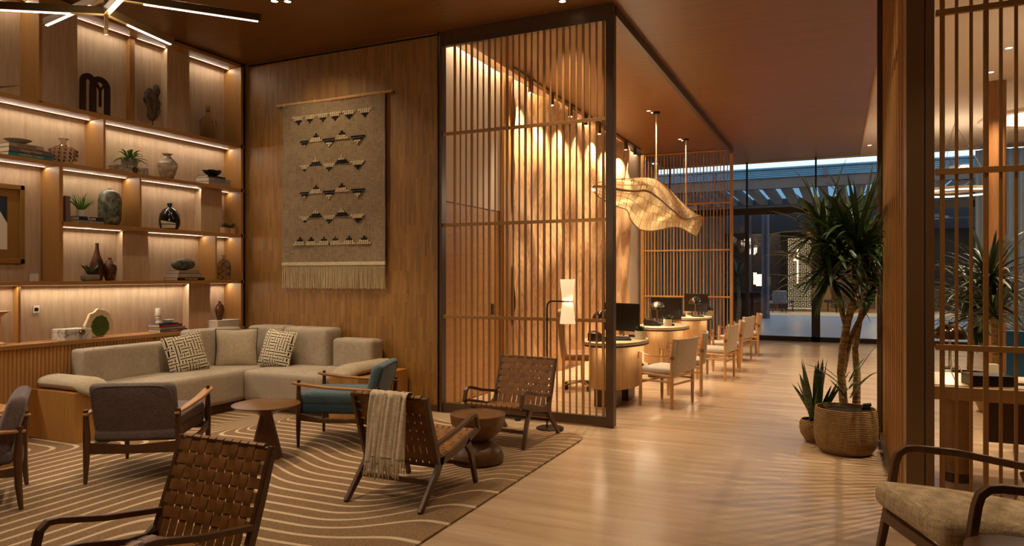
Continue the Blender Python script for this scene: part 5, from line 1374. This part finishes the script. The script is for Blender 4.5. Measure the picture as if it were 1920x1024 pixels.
# low plaster walls, round column, plants
b = MB(); b.prism([(0, 0), (1.0, 0), (1.0, 1.12), (.08, 1.12), (0, 1.05)], 0, .25, 'y'); o = b.build('partition_wall', 'white', None, smooth=False); o.location = (2.12, 8.6, 0); tag(o, kind='structure'); o.name = 'wall_low'
b = MB(); b.box(2.5, 4.5, 7.1, 7.3, 0, 1.10); struct('wall_low.001', b, 'white', smooth=False)
M['knotty'] = wood('knotty_pine_column', '6b4422', '99683a', 'z', .55, .8, .8)
cc = onZ(1867, 157, ZC)
b = MB(); b.tube([(0, 0, 0), (0, 0, ZC+.02)], .125, 32)
one('round_column', b, 'knotty', 'round knotty wood column standing in the room on the right', 'column', (cc[0], cc[1], 0))
def palm(label, x, y, h, seed, n=70, L=.55, mat='leaf', heads=2):
    t = thing('potted_dracaena', label, 'plant', (x, y, 0))
    b = MB(); basket(b, [(.14, 0), (.17, .01), (.2, .1), (.19, .3), (.18, .3)]); b.build('basket', 'basket', t); b = MB(); b.lathe([(.001, .26), (.185, .26)], n=24, cap0=False, cap1=False); b.build('soil', 'soil', t)
    R = random.Random(seed)
    for k in range(heads):
        dx, dy = R.uniform(-.18, .18), R.uniform(-.15, .15); hh_ = h-k*.35
        b = MB(); b.tube([(dx*.2, dy*.2, .2), (dx*.5, dy*.5, hh_*.6), (dx, dy, hh_)], [.025, .022, .018], 8); b.build('trunk', 'bark', t)
        crown(t, (dx, dy, hh_), n, L, .045, seed*7+k, mat, (-.6, 1.3), .4)
    return t
palm('leafy dracaena with bright leaves behind the blue monitor', 2.35, 7.95, 1.55, 3, 80, .5, 'leafb')
palm('dracaena plant standing between the bronze column and the round column', 1.6, 9.2, 1.5, 4, 80, .6, 'leafd')
palm('dark dracaena seen through the slats just right of the bronze column', 1.5, 10.4, 1.3, 5, 80, .65, 'leafd')
# ring recess and ring pendants
rc = (2.99, 14.0)
t = thing('ring_ceiling_light', 'large glowing stepped ring recess in the white ceiling on the right', 'ceiling light', (onZ(1925, 222, ZC)[0]+.3, onZ(1925, 222, ZC)[1], ZC+.02))
b = MB(); b.lathe([(1.0, 0), (1.0, -.05), (.86, -.05), (.86, 0)], n=64, cap0=False, cap1=False); b.build('outer_ring', 'white', t)
b = MB(); b.lathe([(.72, -.005), (.72, -.03), (.60, -.03)], n=64, cap0=False, cap1=False); b.build('glow_ring', 'led', t)
b = MB(); b.lathe([(.001, -.01), (.60, -.01)], n=64, cap0=False, cap1=False); b.build('glow_disc', emit('ring_glow', 'ffdcae', 1.2), t)
t = thing('ring_pendant', 'thin lit ring pendant hanging before the glass on the right', 'pendant lamp', (*onY(1790, 362, 14.5)[:2], onY(1790, 362, 14.5)[2]))
for r_, z_ in ((.62, 0), (.48, .06)):
    b = MB(); b.rect([(r_*math.cos(a), r_*math.sin(a), z_) for a in [2*PI*i/48 for i in range(48)]], .03, .03, closed=True) ; b.build('ring', emit('ring_pendant_glow', 'fff0d8', .8) if r_ > .5 else 'white', t)
b = MB()
for a in (0, 2.1, 4.2): b.tube([(.6*math.cos(a), .6*math.sin(a), .02), (0, 0, ZC-t.location.z)], .003, 4)
b.build('suspension_wire', 'blackmetal', t)
for i, (x, y) in enumerate(((.62, 16.3), (1.86, 10.05), (1.86, 11.14))):
    q = thing('downlight', 'recessed white ceiling downlight '+['near the glass wall left of the right screen', 'nearer one above the right slat screen room', 'farther one above the right slat screen room'][i], 'downlight', (x, y, ZC+.02), 0, 'recessed ceiling downlights')
    b = MB(); b.lathe([(.05, 0), (.05, -.004), (.038, -.006), (.038, .0)], n=20, cap1=False); b.build('trim_ring', 'white', q)
    b = MB(); b.lathe([(.001, -.003), (.037, -.003)], n=20, cap0=False, cap1=False); b.build('lens', 'lamp', q)
# pale curtain panels before the glass on both sides
s = Nodes('sheer_curtain'); s.b.inputs['Base Color'].default_value = lin('8c9aa8'); s.b.inputs['Transmission Weight'].default_value = 0
tl = s.n('ShaderNodeBsdfTranslucent'); tl.inputs['Color'].default_value = lin('9fb2c4'); mx = s.n('ShaderNodeMixShader'); mx.inputs[0].default_value = .5
s.l(s.b.outputs[0], mx.inputs[1]); s.l(tl.outputs[0], mx.inputs[2]); s.l(mx.outputs[0], s.out.inputs['Surface']); M['sheer'] = s.m; s.b.inputs['Roughness'].default_value = .9
def curtain(label, x0, x1, z1):
    b = MB(); b.grid(lambda u, v: (x0+(x1-x0)*u, YG-.25+.05*math.sin((x1-x0)*u*34), .03+(z1-.03)*v), int((x1-x0)*60), 2)
    one('sheer_curtain', b, 'sheer', label, 'curtain', (0, 0, 0), angle=180)
curtain('pale sheer curtain behind the far slat screen', -3.95, -2.45, 2.9)
curtain('pale sheer curtain at the glass wall on the far right', 2.6, 7.0, 4.1)

# ------------------------------------------------------------------ courtyard beyond the glass
s = Nodes('courtyard_paving'); n1 = s.noise(s.co((.6, 3, 1)), 2, 4)
s.l(s.ramp(n1, [(.35, '8595a1'), (.65, 'a3b3bf')]), s.b.inputs['Base Color']); M['paving'] = s.done(.3)
b = MB(); b.box(-16, 16, YG+.1, 29, -.1, -.005); struct('paving', b, 'paving', smooth=False)
b = MB(); b.box(-16, 16, 29, 40, -.1, 0); struct('floor.001', b, 'plaster', smooth=False)
M['pergola'] = plain('pergola_timber', '6e6259', .6, var=.1, vs=3)
M['pergolab'] = plain('blue_louvre_metal', '5d93ad', .4)
t = thing('pergola', 'dark pergola with pale angled rafters across the courtyard', 'pergola', (0, 20, 0))
for x in (-4.5, 4.5): 
    b = MB(); b.box(x-.12, x+.12, .2, .44, 0, 4.0); b.build('post', 'pergola', t)
b = MB(); b.box(-12, 12, 0, .2, 3.86, 4.14); b.box(-12, 12, 4.6, 4.8, 3.82, 4.05); b.build('beam', 'pergola', t)
for i in range(44):
    x = -10+i*.46
    b = MB(); b.box(x-.12, x+.12, .1, 4.7, 3.86, 4.02)
    b.build('rafter', 'pergola', t)
b = MB()
b.box(-12, 12, -.03, .0, 4.13, 4.37)
for k_ in range(5): b.box(-12, 12, -.06, -.03, 4.14+.05*k_, 4.175+.05*k_)
b.box(-12, 12, -.12, .0, 4.36, 4.40)
b.build('louvre_fascia', 'pergolab', t)
b = MB()
for i in range(9): b.box(-11.5+i*2.8, -11.44+i*2.8, -.10, 0, 4.12, 4.38)
b.build('fascia_bracket', 'pergola', t)
s = Nodes('tinted_roof_glass'); tr = s.n('ShaderNodeBsdfTransparent'); tr.inputs['Color'].default_value = (.42, .56, .66, 1); s.l(tr.outputs[0], s.out.inputs['Surface']); M['roofglass'] = s.m
b = MB(); b.box(-12, 12, .1, 4.7, 4.03, 4.045); b.build('roof_glass', 'roofglass', t)
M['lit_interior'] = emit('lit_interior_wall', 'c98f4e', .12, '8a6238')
t = thing('restaurant_building', 'dark restaurant pavilion with lattice screens across the courtyard', 'building', (0, 29, 0))
b = MB(); b.box(-14, 14, 6, 6.2, 0, 4.3); b.box(-14, 14, 0, 6.2, 3.9, 4.3); b.build('wall', 'dark_outside', t)
b = MB(); b.box(-14, 14, -.1, .1, 3.2, 3.9); b.build('header', 'dark_outside', t)
b = MB(); b.box(-1.2, 3.0, 4.4, 4.5, 0, 3.9); b.build('interior_wall', 'lit_interior', t)
def lattice(x0, x1, z0, z1, y, c=.22):
    b = MB(); nx = max(1, round((x1-x0)/c)); nz = max(1, round((z1-z0)/c)); cx = (x1-x0)/nx; cz = (z1-z0)/nz; w = .018
    for i in range(nx+1): b.box(x0+i*cx-w, x0+i*cx+w, y, y+.04, z0, z1)
    for j in range(nz+1): b.box(x0, x1, y, y+.04, z0+j*cz-w, z0+j*cz+w)
    for i in range(nx):
        for j in range(nz):
            X0, X1, Z0, Z1 = x0+(i+.27)*cx, x0+(i+.73)*cx, z0+(j+.27)*cz, z0+(j+.73)*cz
            b.box(X0, X1, y, y+.04, Z0-w, Z0+w); b.box(X0, X1, y, y+.04, Z1-w, Z1+w); b.box(X0-w, X0+w, y, y+.04, Z0, Z1); b.box(X1-w, X1+w, y, y+.04, Z0, Z1)
    return b
M['screenback'] = emit('lattice_backlight', 'd8b98c', .38, 'a58a64')
for (px0, px1, py0, py1) in ((1477, 1524, 447, 545), (1410, 1462, 440, 545), (1560, 1640, 447, 545)):
    p, q = onY(px0, py0, 32), onY(px1, py1, 32)
    lattice(p[0], q[0], max(.2, q[2]-.9), p[2], 2.9).build('lattice_screen', 'dark_outside', t)
p, q = onY(1477, 447, 32.2), onY(1524, 590, 32.2)
b = MB(); b.box(p[0], q[0], 3.2, 3.25, .1, p[2]); b.build('backlit_panel', 'screenback', t)
p, q = onY(1560, 447, 32.2), onY(1640, 590, 32.2)
b = MB(); b.box(p[0], q[0], 3.2, 3.25, .1, p[2]); b.build('backlit_panel', 'lit_interior', t)
M['warmglow'] = emit('warm_wall_lamp', 'ffcf8e', 3.0)
def wl(label, px, py, Y, w, h, mat='warmglow', group='glowing lamps in the restaurant'):
    p = onY(px, py, Y); b = MB(); b.box(-w/2, w/2, -.04, .04, -h/2, h/2); b.box(-w/2-.01, w/2+.01, -.05, .05, h/2, h/2+.03)
    return one('wall_lamp', b, mat, label, 'lamp', p, 0, group)
for px, py, lb in ((1415.5, 523, 'left'), (1420.5, 526, 'centre'), (1426, 526, 'right')): wl('glowing lantern panel, '+lb+' one of three beyond the glass door', px, py, 28.8, .10, .42)
wl('glowing lantern panel to the right of the three panels', 1436.5, 526, 28.8, .14, .40)
wl('warm vertical wall lamp low on the lattice screen', 1495.5, 500, 31.8, .05, 1.4)
wl('small round pendant glow before the lattice screen', 1491, 486, 31.6, .12, .14)
wl('bright wall lamp seen through the yucca leaves', 1640, 520, 31.5, .14, .55)
wl('slim wall lamp seen just left of the yucca trunks', 1541, 500, 31.5, .10, .5)
wl('upper slim wall lamp seen through the yucca leaves', 1556, 480, 31.5, .08, .4)
M['duskcol'] = plain('mauve_column_cladding', '4b4550', .4, .3)
for i, (px0, px1) in enumerate(((1428, 1443), (1399, 1409))):
    p, q = onY(px0, 560, 26.5), onY(px1, 560, 26.5); xc = (p[0]+q[0])/2; w = (q[0]-p[0])/2
    b = MB(); b.lathe([(w*1.1, 0), (w*1.1, .25), (w, .26), (w, 3.9)], n=28)
    one('courtyard_column', b, 'duskcol', ['thicker round mauve column in the courtyard beyond the glass', 'thinner round column beside the glass door mullion'][i], 'column', (xc, 26.5, 0))
# restaurant furniture silhouettes
M['dusk_fabric'] = fabric('dusk_grey_fabric', '4a4f58', '666c76', 200)
def low_chair(label, x, y, rz, group='restaurant chairs across the courtyard'):
    t = thing('restaurant_chair', label, 'chair', (x, y, 0), rz, group)
    b = MB(); b.rbox(.28, .26, .06, .04, (0, 0, .42), 2, 2); b.rbox(.28, .05, .25, .04, (0, -.25, .65), 2, 2); b.build('upholstery', 'dusk_fabric', t)
    b = MB()
    for a in (-.24, .24):
        for c in (-.22, .22): b.tube([(a*1.1, c*1.1, 0), (a, c, .38)], .02, 6)
    b.build('legs', 'blackmetal', t); return t
for i, (px, py, rz, lb) in enumerate(((1458, 586, 20, 'grey restaurant chair left of the dark counter'), (1470, 584, -30, 'second grey restaurant chair left of the dark counter'), (1552, 577, 160, 'grey restaurant chair between the yucca stems and door post'), (1560, 583, 200, 'grey restaurant chair partly behind the yucca trunk'))):
    x, y, _ = onZ(px, py); low_chair(lb, x, y, rz)
x0_, y0_, _ = onZ(1480, 578); 
b = MB(); b.box(0, 1.05, 0, .6, 0, .82); b.box(-.03, 1.08, -.03, .63, .82, .86)
one('host_counter', b, 'pergola', 'dark timber host counter before the lattice screen', 'counter', (x0_, y0_, 0))
# shrubs outside on the left
def shrub(label, x, y, h, n, seed, L=.7):
    t = thing('courtyard_palm', label, 'plant', (x, y, 0)); b = MB(); b.tube([(0, 0, 0), (.05, 0, h*.5), (0, 0, h)], [.06, .05, .04], 8); b.build('trunk', 'bark', t)
    crown(t, (0, 0, h), n, L, .05, seed, 'leafd', (-.8, 1.3), .5)
p = onY(1330, 500, 19); shrub('dark palm in the courtyard seen through the far slat screen', p[0], 19, 1.9, 70, 21, .8)
p = onY(1383, 540, 20); shrub('smaller dark palm behind the edge of the far slat screen', p[0], 20, 1.5, 60, 22, .7)
b = MB(); b.box(-12, -4.3, 24, 24.2, 0, 4.4); struct('wall_courtyard', b, 'plaster', smooth=False)
b = MB(); b.box(-4.2, -1.9, 20.5, 20.6, 0, 1.0); b.box(-4.2, -1.9, 20.45, 20.65, 1.0, 1.06)
one('planter_wall', b, 'dark_outside', 'dark low rail wall outside behind the far slat screen', 'wall')
# ------------------------------------------------------------------ world and lights
w = D.worlds.new('dusk_sky'); scene.world = w; w.use_nodes = True
nt = w.node_tree; bg = nt.nodes['Background']; tc = nt.nodes.new('ShaderNodeTexCoord'); sp = nt.nodes.new('ShaderNodeSeparateXYZ'); rp = nt.nodes.new('ShaderNodeValToRGB')
nt.links.new(tc.outputs['Generated'], sp.inputs[0]); nt.links.new(sp.outputs['Z'], rp.inputs['Fac']); nt.links.new(rp.outputs['Color'], bg.inputs['Color'])
e = rp.color_ramp.elements; e[0].position = .0; e[0].color = (.86, .94, 1, 1); e[1].position = .6; e[1].color = (.50, .68, .92, 1)
bg.inputs['Strength'].default_value = .95
# lobby downlights (pools on the rug, floor and walls)
W = (1, .77, .50)
K = 1.7
for x, y, p, a in ((-5.0, 5.25, 60, 75), (-4.89, 5.31, 50, 70), (-2.44, 6.44, 45, 70), (-3.6, 3.0, 60, 75), (-1.2, 4.6, 38, 80), (-1.2, 2.2, 28, 80), (-5.6, 2.9, 45, 70), (-3.9, 4.6, 50, 80)):
    spot('downlight_beam', (x, y, ZC-.02), (x, y, 0), p*K*.85, a, .7, W, .04)
for x, y, p in ((-2.78, 11.3, 85), (-2.75, 11.5, 60), (-2.8, 13.9, 85), (-2.77, 14.05, 50), (-2.5, 8.2, 95), (-1.5, 8.2, 75), (-1.4, 11.0, 70), (-1.2, 13.6, 50), (-.6, 6.0, 30)):
    spot('downlight_beam', (x, y, ZC-.02), (x+.3, y, 0), p*K, 85, .7, W, .04)
for x, y, p in ((.62, 16.3, 15), (1.86, 10.05, 150), (1.86, 11.14, 150), (1.5, 6.3, 130), (2.6, 7.6, 130), (.95, 5.3, 50)):
    spot('downlight_beam', (x, y, ZC-.0), (x, y, 0), p*K, 90, .7, W, .04)
spot('wall_wash', (-5.5, 5.55, ZC-.02), (-5.5, YW, 2.2), 50, 100, .9, W, .05)
spot('downlight_beam', (1.0, 3.6, ZC-.02), (.7, 3.9, 0), 40, 70, .7, W, .04)
for x, y in ((-5.3, 2.6), (-5.3, 3.9), (-5.3, 5.3)): spot('shelf_fill', (x, y, ZC-.02), (XS, y+.3, 1.7), 18, 85, .9, (1, .80, .56), .05)  # fill spots added to brighten the shelf fronts, without any fixture
for x, y in ((-3, 31), (1, 31), (4, 31.5)): area('restaurant_light', (x, y, 3.7), (0, 0, 0), 1.5, 1.5, 60, (1, .76, .48))
# cove light in the slot above the reception wall
area('cove_light', (-3.97, 11.0, ZC+.13), (0, math.radians(10), 0), .03, 8.4, 60, (1, .76, .46))
b = MB(); b.box(-3.93, -3.90, 6.9, 15.2, ZC+.12, ZC+.14); tag(b.build('led_cove', 'led', None), 'long warm light strip in the ceiling slot over the reception wall', 'light strip')
area('ceiling_uplight', (onY(1790, 362, 14.5)[0], 14.5, onY(1790, 362, 14.5)[2]+.1), (PI, 0, 0), .9, .9, 16, (1, .82, .6))
area('ceiling_uplight', (3.4, 9.0, 3.2), (PI, 0, 0), .9, .9, 30, (1, .82, .6))  # uplight added out of view to brighten the white ceiling; no pendant here
area('ring_glow_light', (onZ(1925, 222, ZC)[0]+.3, onZ(1925, 222, ZC)[1], ZC-.04), (0, 0, 0), 1.1, 1.1, 70, (1, .8, .55))

scene.view_settings.view_transform = 'Standard'; scene.view_settings.look = 'None'; scene.view_settings.gamma = 1
scene.view_settings.exposure = 0.62; scene.view_settings.use_curve_mapping = False
c = scene.cycles
c.use_denoising = True; c.max_bounces = 7; c.diffuse_bounces = 4; c.glossy_bounces = 3; c.transmission_bounces = 6; c.transparent_max_bounces = 12
c.caustics_reflective = False; c.caustics_refractive = False; c.sample_clamp_indirect = 3.0
